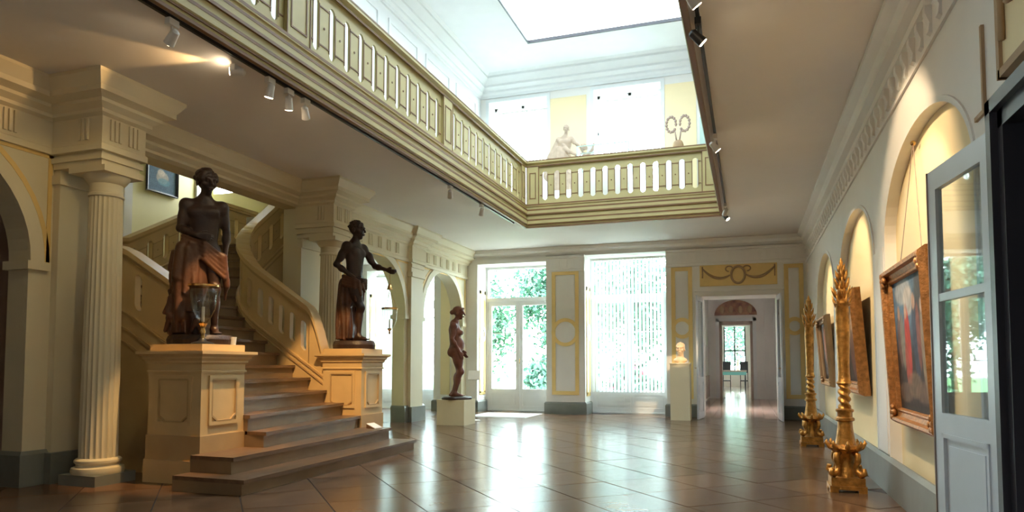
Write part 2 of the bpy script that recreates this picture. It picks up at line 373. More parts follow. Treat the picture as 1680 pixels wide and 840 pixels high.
def panel(x0, x1, z0, z1, zc, rr, y=YF, bw=0.105, parent=wall_far):
    xm = (x0+x1)/2
    for a in ((x0, x0+bw, z0, z1), (x1-bw, x1, z0, z1), (x0+bw, x1-bw, z0, z0+bw), (x0+bw, x1-bw, z1-bw, z1)):
        G().box(a[0], a[1], y-0.022, y, a[2], a[3]).obj('panel_border', 'ochre_paint', parent)
    ro = (x1-x0)/2*1.02
    G().prism(ring(xm, zc, ro-0.10, ro, 0, 359.9, 36), xz, y-0.03, y).obj('medallion_ring', 'ochre_paint', parent)
    G().prism(arc(xm, zc, ro-0.10, 0, 357, 36), xz, y-0.014, y).obj('medallion', 'white_plaster', parent)
    G().box(x0+bw+0.02, x1-bw-0.02, y-0.012, y, z0+bw+0.03, zc-ro-0.03).box(x0+bw+0.02, x1-bw-0.02, y-0.012, y, zc+ro+0.03, z1-bw-0.03).obj('panel_field', 'white_plaster', parent)
panel(-5.27, -4.49, 0.54, 4.03, 2.30, 0.4)
panel(-1.94, -1.39, 0.48, 4.0, 2.36, 0.3)
panel(0.90, 1.36, 0.52, 3.97, 2.37, 0.3)
# reveals of the French doors carry narrow panels
for x in (-7.55, -4.32, -11.25):
    G().box(x, x+0.015, 19.38, 19.50, 0.55, 3.6).box(x, x+0.015, 19.74, 19.86, 0.55, 3.6).box(x, x+0.015, 19.38, 19.86, 3.5, 3.6).box(x, x+0.015, 19.38, 19.86, 0.5, 0.6).obj('reveal_border', 'ochre_paint', wall_far)
    G().add(*(lambda p: (p.v, p.f))(G().prism(ring(19.62, 2.3, 0.14, 0.24, 0, 359.9, 24), yz, x, x+0.025))).obj('reveal_ring', 'white_plaster', wall_far)
for x0, x1 in ((-8.72, -8.42), (-11.95, -11.5)): G().box(x0, x1, YF-0.015, YF, 0.5, 4.0).obj('yellow_panel', 'cream_wall', wall_far)
# door surround and overdoor relief
for nm, b in (('architrave', (-1.27, -1.14, 0, 3.32)), ('architrave', (0.71, 0.84, 0, 3.32)), ('architrave', (-1.14, 0.71, 3.19, 3.32))):
    G().box(b[0], b[1], YF-0.05, YF, b[2], b[3]).obj(nm, 'white_plaster', wall_far)
G().box(-1.33, 0.90, YF-0.11, YF, 3.32, 3.40).obj('door_cornice', 'white_plaster', wall_far)
G().box(-1.19, 0.74, YF-0.02, YF, 3.46, 4.03).obj('overdoor_panel', 'ochre_paint', wall_far)
g = G()
xm = -0.22
pts = [(xm+0.17*math.cos(t), YF-0.04, 3.74+0.22*math.sin(t)) for t in np.linspace(0, 2*PI, 28)[:-1]]; g.tube(pts, 0.032, 6, closed=True)
for s in (-1, 1):
    g.tube([(xm+s*(0.2+0.7*t), YF-0.04, 3.66+0.30*(t-0.35)**2*2.1) for t in np.linspace(0, 1, 14)], [0.02+0.02*math.sin(PI*t) for t in np.linspace(0, 1, 14)], 6)
    g.tube([(xm+s*(0.22+0.09*math.cos(t)), YF-0.035, 3.90+0.07*math.sin(t)) for t in np.linspace(-1.5, 3.6, 12)], 0.018, 6)
    g.tube([(xm+s*0.9, YF-0.035, 3.98-0.3*t) for t in np.linspace(0, 1, 6)], 0.018, 6)
g.obj('overdoor_garland', 'relief_brown', wall_far, smooth=True)
# grey base blocks of the far wall
bf = G()
for a, b in ((-5.44, -4.32), (-2.08, -1.29), (0.86, XR-0.06), (-7.9, -7.55), (-8.95, -8.35)):
    bf.sweep([(0, 0), (0.05, 0), (0.05, 0.30), (0.02, 0.34), (0, 0.34)], [(a, 19.95), (a, YF), (b, YF), (b, 19.95)])
bf.obj('baseboard_far', 'grey_base', kind='structure')
ENF = [(0.0, 4.02), (0.03, 4.02), (0.03, 4.09), (0.015, 4.10), (0.015, 4.40), (0.05, 4.42), (0.05, 4.47), (0.11, 4.52), (0.11, 4.56), (0.18, 4.62), (0.18, CEIL-0.002), (0, CEIL-0.002)]
ctop = G()
for a, b in ((-7.9, XR),): ctop.sweep([(o, z) for o, z in ENF if z > 4.5]+[], [(a, YF), (b, YF)])
for a, b in ((-5.44, -4.32), (-2.08, XR)): ctop.sweep([q for q in ENF if q[1] <= 4.5]+[(0, 4.5)], [(a, YF), (b, YF)])
trim_f = ctop.obj('trim_3', 'white_plaster', kind='structure')
fg = G().box(-0.05, 0.05, -0.012, 0, 4.14, 4.36).mesh('frieze_block'); fg.materials.append(MATS['white_plaster'])
for a, b in ((-5.44, -4.32), (-2.08, XR)):
    n = int((b-a)/0.2)
    for k in range(n):
        o = bpy.data.objects.new('frieze_block', fg); COL.objects.link(o); o.parent = trim_f; o.location = (a+0.12+k*(b-a)/n, YF-0.015, 0)
# upper far wall: yellow panels and cornice
for x0, x1 in ((-5.30, -4.24), (-2.05, -1.22), (-0.9, 1.3)):
    G().box(x0, x1, YF-0.02, YF, 5.6, 9.05).obj('yellow_panel', 'cream_wall', wall_far)
for x0, x1, zt in UP:
    G().box(x0-0.1, x0, YF-0.03, YF, 5.7, zt+0.1).box(x1, x1+0.1, YF-0.03, YF, 5.7, zt+0.1).box(x0, x1, YF-0.03, YF, zt, zt+0.1).obj('window_surround', 'upper_plaster', wall_far)
UPC = [(0, 9.28), (0.05, 9.28), (0.05, 9.36), (0.1, 9.42), (0.1, 9.48), (0.2, 9.56), (0.2, 9.62), (0.34, 9.78), (0.34, 9.84), (0.42, TOP-0.002), (0, TOP-0.002)]
G().sweep(UPC, [(XU, YB), (XU, YF), (XR, YF), (XR, YB)]).obj('trim_4', 'upper_plaster', kind='structure')
# tall panel mouldings on the upper left wall
wlu = G()
for k in range(8):
    y0 = 4.0+k*1.9
    wlu.box(XU, XU+0.03, y0, y0+0.08, 6.0, 9.0).box(XU, XU+0.03, y0+1.4, y0+1.48, 6.0, 9.0).box(XU, XU+0.03, y0, y0+1.48, 9.0, 9.08)
wlu.obj('panel_moulding', 'upper_plaster', wall_up)

# ------------------------------------------------------------------ right wall with shallow arched niches
NI = [(6.93, 1.60), (10.93, 1.62), (14.95, 1.52)]
NSP, NRISE = 2.72, 0.83
wr = G(); X0, X1 = XR, XR+0.35
DY0, DY1, DZ = 3.55, 4.70, 2.86      # garden-side glazed door
edges = []
wr.prism([(YB, 0), (DY0, 0), (DY0, CEIL), (YB, CEIL)], yz, X0, X1)
wr.prism([(DY0, DZ), (DY1, DZ), (DY1, CEIL), (DY0, CEIL)], yz, X0, X1)
prev = DY1
for c, h in NI:
    wr.prism([(prev, 0), (c-h, 0), (c-h, CEIL), (prev, CEIL)], yz, X0, X1)
    wr.prism([(c-h, CEIL)]+arc(c, NSP, h, 180, 0, 28, ry=NRISE)+[(c+h, CEIL)], yz, X0, X1)
    prev = c+h
wr.prism([(prev, 0), (YF+0.3, 0), (YF+0.3, CEIL), (prev, CEIL)], yz, X0, X1)
wr.box(XR, XR+0.3, YB, 20.3, SLAB-0.1, TOP)
wall_right = wr.obj('wall_right', 'white_plaster', kind='structure')
for c, h in NI:
    G().prism([(c-h-0.1, 0), (c+h+0.1, 0), (c+h+0.1, 3.7), (c-h-0.1, 3.7)], yz, XR+0.10, XR+0.34).obj('niche_back', 'cream_wall', wall_right)
    G().prism(arc(c, NSP, h, 180, 0, 28, ry=NRISE)+arc(c, NSP, h+0.05, 0, 180, 28, ry=NRISE+0.05), yz, XR-0.015, XR).obj('niche_moulding', 'white_plaster', wall_right)
    for yy in (c-h-0.05, c+h):
        G().box(XR-0.015, XR, yy, yy+0.05, 0.4, NSP).obj('niche_moulding', 'white_plaster', wall_right)
for a, b in ((8.55, 9.29), (12.57, 13.41), (16.49, 17.2)):
    G().box(XR-0.02, XR, a+0.08, b-0.08, 0.42, 2.7).obj('pier_strip', 'white_plaster', wall_right)
G().sweep([(0, 0), (0.05, 0), (0.05, 0.36), (0.02, 0.40), (0, 0.40)], [(XR, YF), (XR, DY1)]).obj('baseboard_right', 'grey_base', kind='structure')
gb = G()
for c, h in NI: gb.box(XR+0.02, XR+0.12, c-h, c+h, 0.0, 0.39)
ENR = [(0.0, 3.98), (0.025, 3.98), (0.025, 4.02), (0.01, 4.03), (0.01, 4.30), (0.05, 4.32), (0.05, 4.36), (0.03, 4.38), (0.03, 4.44), (0.10, 4.48), (0.10, 4.54), (0.13, 4.60), (0.22, 4.66), (0.22, CEIL-0.002), (0, CEIL-0.002)]
trim_r = G().sweep(ENR, [(XR, YF), (XR, YB)]).obj('trim_5', 'white_plaster', kind='structure')
cb = G().prism([(0, 4.28), (-0.05, 4.28), (-0.05, 4.22), (-0.02, 4.14), (-0.028, 4.07), (0, 4.05)], lambda u, v, w: (u, w, v), -0.04, 0.04).mesh('corbel'); cb.materials.append(MATS['white_plaster'])
yy = 3.0
while yy < 18.9:
    o = bpy.data.objects.new('corbel', cb); COL.objects.link(o); o.parent = trim_r; o.location = (XR-0.01, yy, 0); yy += 0.30
# field mouldings beside the glazed door
for b in ((5.06, 5.09, 2.98, 3.55), (5.09, 5.25, 2.98, 3.01)):
    G().box(XR-0.02, XR, *b[:2], *b[2:]).obj('field_moulding', 'relief_brown', wall_right)
G().box(XR-0.03, XR, 3.5, 4.68, 3.08, 3.85).obj('overdoor_panel', 'cream_wall', wall_right)
for b in ((3.5, 4.68, 3.05, 3.10), (3.5, 4.68, 3.83, 3.88), (4.65, 4.70, 3.05, 3.88), (3.48, 3.53, 3.05, 3.88)):
    G().box(XR-0.05, XR, *b).obj('overdoor_border', 'relief_brown', wall_right)
g = G()
for k in range(3):
    g.tube([(XR-0.05, 4.45-0.2*k+0.09*math.cos(t), 3.52+0.10*math.sin(t)) for t in np.linspace(0, 5.2, 14)], 0.022, 6)
g.tube([(XR-0.05, 4.6, 3.6-0.35*t) for t in np.linspace(0, 1, 6)], 0.02, 6)
g.obj('overdoor_relief', 'relief_brown', wall_right, smooth=True)
# dark door case
g = G().box(XR-0.06, XR+0.3, DY1-0.10, DY1, 0, DZ).box(XR-0.06, XR+0.3, DY0, DY0+0.1, 0, DZ).box(XR-0.06, XR+0.3, DY0, DY1, DZ-0.1, DZ)
g.box(XR-0.10, XR, DY1-0.02, DY1+0.06, 0, DZ+0.08).box(XR-0.10, XR, DY0-0.06, DY1+0.06, DZ, DZ+0.08)
g.obj('door_1', 'dark_frame', kind='structure')
G().box(XR+0.32, XR+3, DY0-1.5, DY0-1.4, 0, 3).box(XR+2.9, XR+3, DY0-1.5, DY1+1, 0, 3).box(XR+0.3, XR+3, DY1+0.9, DY1+1, 0, 3).box(XR+0.3, XR+3, DY0-1.5, DY1+1, 3, 3.1).box(XR+0.3, XR+3, DY0-1.5, DY1+1, -0.1, 0).obj('wall_passage', 'dado_wood', kind='structure')

# ------------------------------------------------------------------ back wall behind the camera
G().box(-12.5, XR+0.4, YB-0.4, YB, 0, TOP).obj('wall_back', 'dado_wood', kind='structure')

# ------------------------------------------------------------------ French doors and upper windows
def french_door(n, x0, x1, zt, y=FDY):
    f = 0.07; zb = 3.28
    o = G().box(x0, x0+f, y-0.06, y+0.1, 0, zt).box(x1-f, x1, y-0.06, y+0.1, 0, zt).box(x0+f, x1-f, y-0.06, y+0.1, zt-f, zt).box(x0+f, x1-f, y-0.06, y+0.1, zb, zb+0.12).box(x0+f, x1-f, y-0.08, y+0.1, 0, 0.04).obj('window_%d' % n, 'white_paint', kind='structure')
    xm = (x0+x1)/2
    for a, b in ((x0+f, xm), (xm, x1-f)):
        st = 0.11
        lf = G().box(a, a+st, y-0.03, y+0.03, 0.04, zb).box(b-st, b, y-0.03, y+0.03, 0.04, zb).box(a+st, b-st, y-0.03, y+0.03, zb-0.12, zb).box(a+st, b-st, y-0.03, y+0.03, 0.04, 0.16).box(a+st, b-st, y-0.03, y+0.03, 0.52, 0.66).obj('door_leaf', 'white_paint', o)
        G().box(a+st, b-st, y-0.012, y+0.012, 0.16, 0.52).obj('bottom_panel', 'white_paint', lf)
        G().box(a+st+0.04, b-st-0.04, y-0.028, y-0.01, 0.21, 0.47).obj('raised_field', 'white_paint', lf)
        h = (zb-0.12-0.66)/3
        for k in range(3):
            z0 = 0.66+k*h
            G().box(a+st, b-st, y-0.003, y+0.003, z0, z0+h).obj('pane', 'pane_glass', lf)
            if k: G().box(a+st, b-st, y-0.015, y+0.015, z0-0.014, z0+0.014).obj('glazing_bar', 'white_paint', lf)
    G().box(xm-0.02, xm+0.02, y-0.05, y-0.03, 0.04, zb).obj('astragal', 'white_paint', o)
    G().tube([(xm+0.03, y-0.05, 1.55), (xm+0.03, y-0.09, 1.55), (xm+0.03, y-0.09, 1.42)], 0.011, 8).obj('handle', 'brass', o, smooth=True)
    # transom with three round-headed lights
    wd = (x1-x0-2*f)/3
    for k in range(3):
        c = x0+f+wd*(k+0.5); zz = zt-f-wd*0.5
        G().tube([(c+wd*0.47*math.cos(t), y, zz+wd*0.47*math.sin(t)) for t in np.linspace(-0.9, PI+0.9, 24)], 0.013, 6).obj('tracery_ring', 'white_paint', o, smooth=True)
    G().box(x0+f, x1-f, y-0.003, y+0.003, zb+0.12, zt-f).obj('pane', 'pane_glass', o)
    return o
french_door(1, -7.55, -5.44, 4.34); french_door(2, -4.32, -2.08, 4.46); french_door(3, -11.25, -8.95, 4.30)
for n, (x0, x1, zt) in enumerate(UP):
    o = G().box(x0, x0+0.07, 19.7, 19.8, 5.75, zt).box(x1-0.07, x1, 19.7, 19.8, 5.75, zt).box(x0, x1, 19.7, 19.8, zt-0.08, zt).box(x0, x1, 19.7, 19.8, 5.75, 5.85).box((x0+x1)/2-0.04, (x0+x1)/2+0.04, 19.7, 19.8, 5.85, zt).box(x0, x1, 19.7, 19.8, 8.0, 8.08).obj('window_%d' % (4+n), 'white_paint', kind='structure')
    for a, b in ((x0+0.07, (x0+x1)/2-0.04), ((x0+x1)/2+0.04, x1-0.07)):
        G().box(a, b, 19.747, 19.753, 5.85, zt-0.08).obj('pane', 'pane_glass', o)
def blind(x0, x1, z0, z1, y, label, pitch=0.098, tilt=38):
    t = thing('vertical_blind', ((x0+x1)/2, y, z1), label, 'blind')
    G().box(x0, x1, y-0.025, y+0.025, z1-0.05, z1).obj('headrail', 'white_metal', t)
    n = int((x1-x0)/pitch); me = G().add([(-0.042, 0, z0-z1), (0.042, 0, z0-z1), (0.042, 0, -0.05), (-0.042, 0, -0.05), (-0.042, 0.0012, z0-z1), (0.042, 0.0012, z0-z1), (0.042, 0.0012, -0.05), (-0.042, 0.0012, -0.05)],
        [(0, 1, 2, 3), (7, 6, 5, 4), (0, 4, 5, 1), (1, 5, 6, 2), (2, 6, 7, 3), (3, 7, 4, 0)]).mesh('slat'); me.materials.append(MATS['blind_fabric'])
    for k in range(n):
        o = bpy.data.objects.new('slat', me); COL.objects.link(o); o.parent = t
        o.location = (x0+(k+0.5)*(x1-x0)/n-(x0+x1)/2, 0, 0); o.rotation_euler = (0, 0, R(tilt+random.uniform(-4, 4)))
blind(-4.22, -2.18, 0.62, 4.40, 19.62, 'white vertical blind over the tall glazed doors beside the bust', tilt=48)
blind(-11.15, -9.05, 0.62, 4.2, 19.62, 'white vertical blind glowing behind the left arcade', tilt=25)
blind(-7.12, -5.46, 5.8, 8.95, 19.55, 'left white vertical blind on the upper gallery window', tilt=22)
blind(-3.96, -2.22, 5.8, 8.95, 19.55, 'right white vertical blind on the upper gallery window', tilt=22)

# ------------------------------------------------------------------ pierced balustrades
def pierced(parent, pos, s0, s1, nslot, zb, h0, h1, sb, st_, r, th, mat, lines=None, dots=True, name='baluster_board'):
    """boards between vertical slots; pos(s)->(x,y,nx,ny); zb(s) is the base height; slots at equal pitch"""
    pitch = (s1-s0)/(nslot)
    edges = [s0]+[s0+(i+0.5)*pitch for i in range(nslot)]+[s1]
    def fn(u, v, w):
        x, y, nx, ny = pos(u); return (x+nx*w, y+ny*w, v+zb(u))
    lg = G()
    for i in range(nslot+1):
        a, b = edges[i], edges[i+1]; p = [(a, h0)]
        q = 5
        p.append((b, h0))
        if i < nslot:
            p += [(b, sb)]+[(b-r*math.sin(t), sb+r-r*math.cos(t)) for t in np.linspace(0, PI/2, q)[1:]]
            p += [(b-r*math.sin(t), st_-r-r*math.cos(t)) for t in np.linspace(PI/2, PI, q)[:-1]]+[(b, st_)]
        p += [(b, h1), (a, h1)]
        if i > 0:
            p += [(a, st_)]+[(a+r*math.sin(t), st_-r+r*math.cos(t)) for t in np.linspace(0, PI/2, q)[1:]]
            p += [(a+r*math.sin(t), sb+r+r*math.cos(t)) for t in np.linspace(PI/2, PI, q)[:-1]]+[(a, sb)]
        G().prism(p, fn, -th/2, th/2).obj(name, mat, parent, fix=False)
        if lines:
            la = a+(r if i > 0 else 0.02); lb = b-(r if i < nslot else 0.02)
            for zz in (sb+r*1.6, st_-r*1.6):
                lg.prism([(la, zz), (lb, zz), (lb, zz+0.018), (la, zz+0.018)], fn, th/2, th/2+0.008)
            if 0 < i < nslot and dots:
                m = (a+b)/2; zc = (sb+st_)/2
                lg.prism([(m+0.016*math.cos(t), zc+0.016*math.sin(t)) for t in np.linspace(0, 2*PI, 9)[:-1]], fn, th/2, th/2+0.008)
            for e in ([a+r] if i > 0 else [])+([b-r-0.016] if i < nslot else []):
                lg.prism([(e, sb+r), (e+0.016, sb+r), (e+0.016, st_-r), (e, st_-r)], fn, th/2, th/2+0.006)
    if lines: lg.obj('inlay_line', lines, parent)

RZ0, RZ1 = 5.24, 6.20
FAS = [(0, 4.69), (0.05, 4.69), (0.05, 4.75), (0.085, 4.78), (0.085, 4.86), (0.05, 4.88), (0.05, 5.0), (0.075, 5.02), (0.075, 5.1), (0.03, 5.13), (0.03, 5.2), (0.05, 5.21), (0.05, 5.25), (0, 5.25)]
RAIL = [(-0.10, 6.20), (0.06, 6.20), (0.06, 6.23), (0.11, 6.27), (0.11, 6.33), (-0.13, 6.33), (-0.13, 6.27)]
def gallery_run(a, b, posts, label, nslots):
    a = Vector(a); b = Vector(b); d = (b-a).normalized(); nrm = Vector((d.y, -d.x)); L = (b-a).length
    t = thing('gallery_balustrade', (a.x, a.y, SLAB), label, 'balustrade')
    pos = lambda s: (a.x+d.x*s-nrm.x*0.05, a.y+d.y*s-nrm.y*0.05, nrm.x, nrm.y)
    f3 = lambda u, v, w_: (pos(u)[0]+nrm.x*w_, pos(u)[1]+nrm.y*w_, v)
    G().sweep(FAS, [a, b]).obj('fascia', 'gallery_cream', t)
    ln = G()
    for z, o in ((4.70, 0.052), (4.765, 0.07), (4.87, 0.088), (5.01, 0.078), (5.115, 0.078), (5.245, 0.052)):
        ln.sweep([(0, z-0.018), (o, z-0.018), (o, z+0.018), (0, z+0.018)], [a, b])
    ln.obj('fascia_line', 'gallery_brown', t)
    G().sweep(RAIL, [a-nrm*0.05, b-nrm*0.05]).obj('hand_rail', 'gallery_cream', t)
    ln = G().sweep([(0.05, 6.185), (0.066, 6.185), (0.066, 6.215), (0.05, 6.215)], [a-nrm*0.05, b-nrm*0.05])
    ln.sweep([(0.105, 6.31), (0.114, 6.31), (0.114, 6.334), (-0.132, 6.334), (-0.132, 6.331), (0.105, 6.331)], [a-nrm*0.05, b-nrm*0.05]); ln.obj('rail_line', 'gallery_brown', t)
    prev = 0.0
    for (p0, p1), n in zip(posts, nslots):
        if n: pierced(t, pos, prev, p0, n, lambda s: 0.0, RZ0, RZ1, 5.37, 6.07, 0.062, 0.03, 'gallery_cream', lines='gallery_brown')
        po = G().prism([(p0, RZ0), (p1, RZ0), (p1, RZ1), (p0, RZ1)], f3, -0.07, 0.06).obj('post', 'gallery_cream', t)
        m = 0.09
        fr = G()
        for q in ((p0+m-0.02, p0+m, 5.40, 6.04), (p1-m, p1-m+0.02, 5.40, 6.04), (p0+m, p1-m, 5.40, 5.42), (p0+m, p1-m, 6.02, 6.04), (p0-0.006, p0+0.012, RZ0, RZ1), (p1-0.012, p1+0.006, RZ0, RZ1)):
            fr.prism([(q[0], q[2]), (q[1], q[2]), (q[1], q[3]), (q[0], q[3])], f3, 0.06, 0.068)
        fr.obj('post_panel_line', 'gallery_brown', po); prev = p1
    return t
gallery_run((AX0, AY0), (AX0, AY1), ((0, 0.3), (4.17, 4.63), (8.63, 9.04), (13.16, 13.46)), 'long cream gallery balustrade with slots along the left side of the well', (0, 11, 11, 11))
gallery_run((AX0, AY1), (AX1, AY1), ((0.04, 0.34), (4.16, 4.56)), 'short cream gallery balustrade below the upper windows', (0, 13))
gallery_run((AX1, AY1), (AX1, AY0), ((0.04, 0.34), (4.46, 4.87), (8.9, 9.3), (13.1, 13.48)), 'gallery balustrade along the right side of the well seen edge on', (0, 11, 11, 11))

# ------------------------------------------------------------------ columns
def column(cx, cy, label):
    t = thing('fluted_column', (cx, cy, 0), label, 'column', 'fluted columns flanking the stair')
    G().box(cx-0.28, cx+0.28, cy-0.28, cy+0.28, 0, 0.12).obj('plinth', 'grey_base', t)
    G().lathe([(0.275, 0.12), (0.285, 0.15), (0.275, 0.19), (0.24, 0.20), (0.225, 0.225), (0.235, 0.235), (0.25, 0.25), (0.25, 0.275), (0.235, 0.29), (0.215, 0.30)], (cx, cy, 0), 36).obj('base_moulding', 'dimmed_ivory_plaster', t, smooth=40)
    nf = 22; sub = 5; n = nf*sub
    def mod(a, z):
        k = (a/(2*PI)*nf) % 1.0
        return 1-0.075*math.sin(PI*min(max((k-0.12)/0.76, 0), 1))**0.7
    H0, H1 = 0.30, 3.40
    G().lathe([(0.208-0.030*(i/12)**1.6, H0+(H1-H0)*i/12) for i in range(13)], (cx, cy, 0), n, mod).obj('shaft', 'dimmed_ivory_plaster', t, smooth=50)
    G().lathe([(0.18, 3.40), (0.195, 3.41), (0.195, 3.435), (0.18, 3.45), (0.18, 3.56), (0.20, 3.57), (0.245, 3.63), (0.255, 3.66)], (cx, cy, 0), 36).box(cx-0.28, cx+0.28, cy-0.28, cy+0.28, 3.66, 3.73).obj('capital', 'dimmed_ivory_plaster', t, smooth=40)
    G().box(XL+0.02, cx+0.22, cy-0.27, cy+0.27, 3.73, CEIL-0.01).box(XL+0.02, cx+0.25, cy-0.30, cy+0.30, 3.80, 3.86).obj('entablature_block', 'dimmed_ivory_plaster', t)
column(*COLS[0], 'near white fluted column left of the statue holding drapery')
column(*COLS[1], 'far white fluted column behind the lantern-bearing statue')

# ------------------------------------------------------------------ staircase
RIS = 0.21
ZS = {1: 0.17, 2: 0.36, 3: 0.555, 4: 0.76, 5: 0.965}
for n in range(6, 20): ZS[n] = 0.965+RIS*(n-5)
IN, OUT = {}, {}
IN[1] = (-5.22, 10.45); OUT[1] = (-5.13, 6.22)
IN[2] = (-5.62, 10.35); OUT[2] = (-5.49, 6.48)
for n, x in zip(range(3, 9), (-6.10, -6.43, -6.76, -7.09, -7.40, -7.72)): IN[n] = (x, 10.2)
for n, x in zip(range(3, 11), (-5.75, -6.00, -6.28, -6.57, -6.88, -7.22, -7.56, -7.90)): OUT[n] = (x, 7.36)
def inner(s):       # path of the inner string, s = 0 at x -7.72
    if s < 0.53: return (-7.72-s, 10.2)
    if s < 0.53+1.2566:
        a = (s-0.53)/0.8; return (-8.25-0.8*math.sin(a), 11.0-0.8*math.cos(a))
    return (-9.05, 11.0+s-0.53-1.2566)
for n in range(9, 20): IN[n] = inner((n-8)*0.254)
OUT[11] = (-8.95, 7.36); OUT[12] = (-10.35, 7.55)
for n in range(13, 20): OUT[n] = (-10.6, 9.68+(n-13)*0.378)
IN[20] = (-9.05, 13.25); OUT[20] = (-10.6, 13.25)
stair = thing('staircase', (-5.8, 8.8, 0), 'winding wooden staircase rising between the two statue pedestals', 'staircase')
for n in range(1, 20):
    a, b, c, d = (Vector(OUT[n]), Vector(IN[n]), Vector(IN[n+1]), Vector(OUT[n+1]))
    if n in (1, 2): c = Vector((-6.06, IN[n][1])); d = Vector((-6.06, OUT[n][1]))
    e = (b-a).normalized(); f = Vector((e.y, -e.x)) # right of outer->inner = front of step
    if f.dot(((c+d)/2)-((a+b)/2)) > 0: f = -f
    z = ZS[n]; zp = ZS.get(n-1, 0.0)
    poly = [a+f*0.045-e*0.02, b+f*0.045+e*(0.02 if n < 3 else 0), c, d]
    mids = []
    if n == 12: poly = [poly[0], poly[1], c, d]
    G().prism([(p.x, p.y) for p in poly], xy, z-0.045, z).obj('tread', 'tread_wood', stair)
    rp = [a, b, b-f*0.02, a-f*0.02]
    G().prism([(p.x, p.y) for p in rp], xy, zp, z-0.045).obj('riser', 'riser_wood', stair)
    if n in (1, 2):
        for q, r_ in ((a, d), (b, c)):
            G().prism([(q.x, q.y), (r_.x, r_.y), (r_.x, r_.y+(0.02 if q is a else -0.02)), (q.x, q.y+(0.02 if q is a else -0.02))], xy, zp, z-0.045).obj('end_riser', 'riser_wood', stair)
for n in (3, 4, 5):
    q = OUT[n]
    if q[0] > -6.06: G().box(-6.06, q[0], 7.36, 7.38, ZS[n-1], ZS[n]-0.045).obj('end_riser', 'riser_wood', stair)
# stringer walls under the balustrades
outer_pts = [(-6.84, 7.22), (-7.9, 7.22), (-9.3, 7.22), (-10.2, 7.45), (-10.7, 8.2), (-10.7, 9.68), (-10.7, 11.95), (-10.7, 13.2)]
outer_z = [1.39, 2.015, 2.25, 2.4, 2.55, 2.70, 3.90, 3.90]
def polyline(pts, zs):
    P = [Vector(p) for p in pts]; cum = [0]
    for i in range(1, len(P)): cum.append(cum[-1]+(P[i]-P[i-1]).length)
    def pos(s):
        i = 0
        while i < len(P)-2 and s > cum[i+1]: i += 1
        d = (P[i+1]-P[i]); t = (s-cum[i])/d.length; q = P[i]+d*t; d = d.normalized()
        return (q.x, q.y, d.y, -d.x)
    def z(s):
        return float(np.interp(s, cum, zs))
    return pos, z, cum
opos, ozf, ocum = polyline(outer_pts, outer_z)
def ribbon(g, pos, z, s0, s1, n, lo, hi, w0, w1):
    """solid ribbon following a path; lo/hi are offsets above z(s) or absolute when negative infinity"""
    v = []
    for i in range(n+1):
        s = s0+(s1-s0)*i/n; x, y, nx, ny = pos(s); zz = z(s)
        l = 0.0 if lo is None else zz+(lo(s) if callable(lo) else lo); h = zz+(hi(s) if callable(hi) else hi)
        v += [(x+nx*w0, y+ny*w0, l), (x+nx*w1, y+ny*w1, l), (x+nx*w1, y+ny*w1, h), (x+nx*w0, y+ny*w0, h)]
    f = []
    for i in range(n):
        f += [(i*4+k, i*4+(k+1) % 4, i*4+4+(k+1) % 4, i*4+4+k) for k in range(4)]
    f += [(3, 2, 1, 0), (n*4, n*4+1, n*4+2, n*4+3)]
    return g.add(v, f)
SE = ocum[-1]
ribbon(G(), opos, ozf, 0, SE, 40, None, 0.14, -0.08, 0.08).obj('outer_stringer', 'stair_cream', stair)
ob = thing('stair_balustrade', (-7.9, 7.22, 0), 'outer cream stair balustrade running behind the near column to the landing', 'balustrade')
for i in range(len(outer_pts)-1):
    s0, s1 = ocum[i], ocum[i+1]; L = s1-s0; n = max(1, int(L/0.36))
    pierced(ob, opos, s0+0.001, s1-0.001, n, ozf, 0.12, 0.86, 0.25, 0.72, 0.06, 0.09, 'stair_cream', lines='stair_trim')
ribbon(G(), opos, ozf, 0, SE, 40, 0.85, 0.90, -0.09, 0.09).obj('rail_moulding', 'stair_trim', ob)
ribbon(G(), opos, ozf, 0, SE, 40, 0.90, 0.97, -0.12, 0.12).obj('hand_rail', 'stair_cream', ob)
g = G()
for lo in (-0.28, -0.10, 0.10): ribbon(g, opos, ozf, 0, SE, 40, lo, lo+0.03, -0.10, 0.10)
g.obj('string_moulding', 'stair_trim', ob)
ip = [(-6.80, 10.30)]+[(-7.72, 10.30), (-8.25, 10.30)]+[(-8.25-0.7*math.sin(a), 11.0-0.7*math.cos(a)) for a in np.linspace(0, PI/2, 9)[1:]]+[(-8.95, 12.0), (-8.95, 13.2)]
izn = [1.0, 1.60, 1.95]+[1.95+0.95*i/8 for i in range(1, 9)]+[3.72, 3.75]
ipos, izf, icum = polyline(ip, izn); IE = icum[-1]
drop = lambda s: -0.62*max(0, 1-s/0.32)**1.6 if s < 0.32 else 0.0
ribbon(G(), ipos, izf, 0, IE, 50, None, 0.20, -0.08, 0.08).obj('inner_stringer', 'stair_cream', stair)
ib = thing('stair_balustrade', (-7.6, 10.3, 0), 'curved cream stair balustrade sweeping up from the right-hand pedestal', 'balustrade')
TH = 1.05
pierced(ib, ipos, 0.32, icum[2], 5, izf, 0.18, TH, 0.36, 0.86, 0.055, 0.09, 'stair_cream', lines='stair_trim')
pierced(ib, ipos, icum[2], icum[10], 4, izf, 0.18, TH, 0.36, 0.86, 0.05, 0.09, 'stair_cream')
pierced(ib, ipos, icum[10], icum[11], 3, izf, 0.18, TH, 0.36, 0.86, 0.055, 0.09, 'stair_cream', lines='stair_trim')
pierced(ib, ipos, icum[11], IE, 3, izf, 0.18, TH, 0.36, 0.86, 0.055, 0.09, 'stair_cream')
ribbon(G(), ipos, izf, 0, 0.33, 10, 0.18, lambda s: TH+drop(s), -0.045, 0.045).obj('swept_end', 'stair_cream', ib)
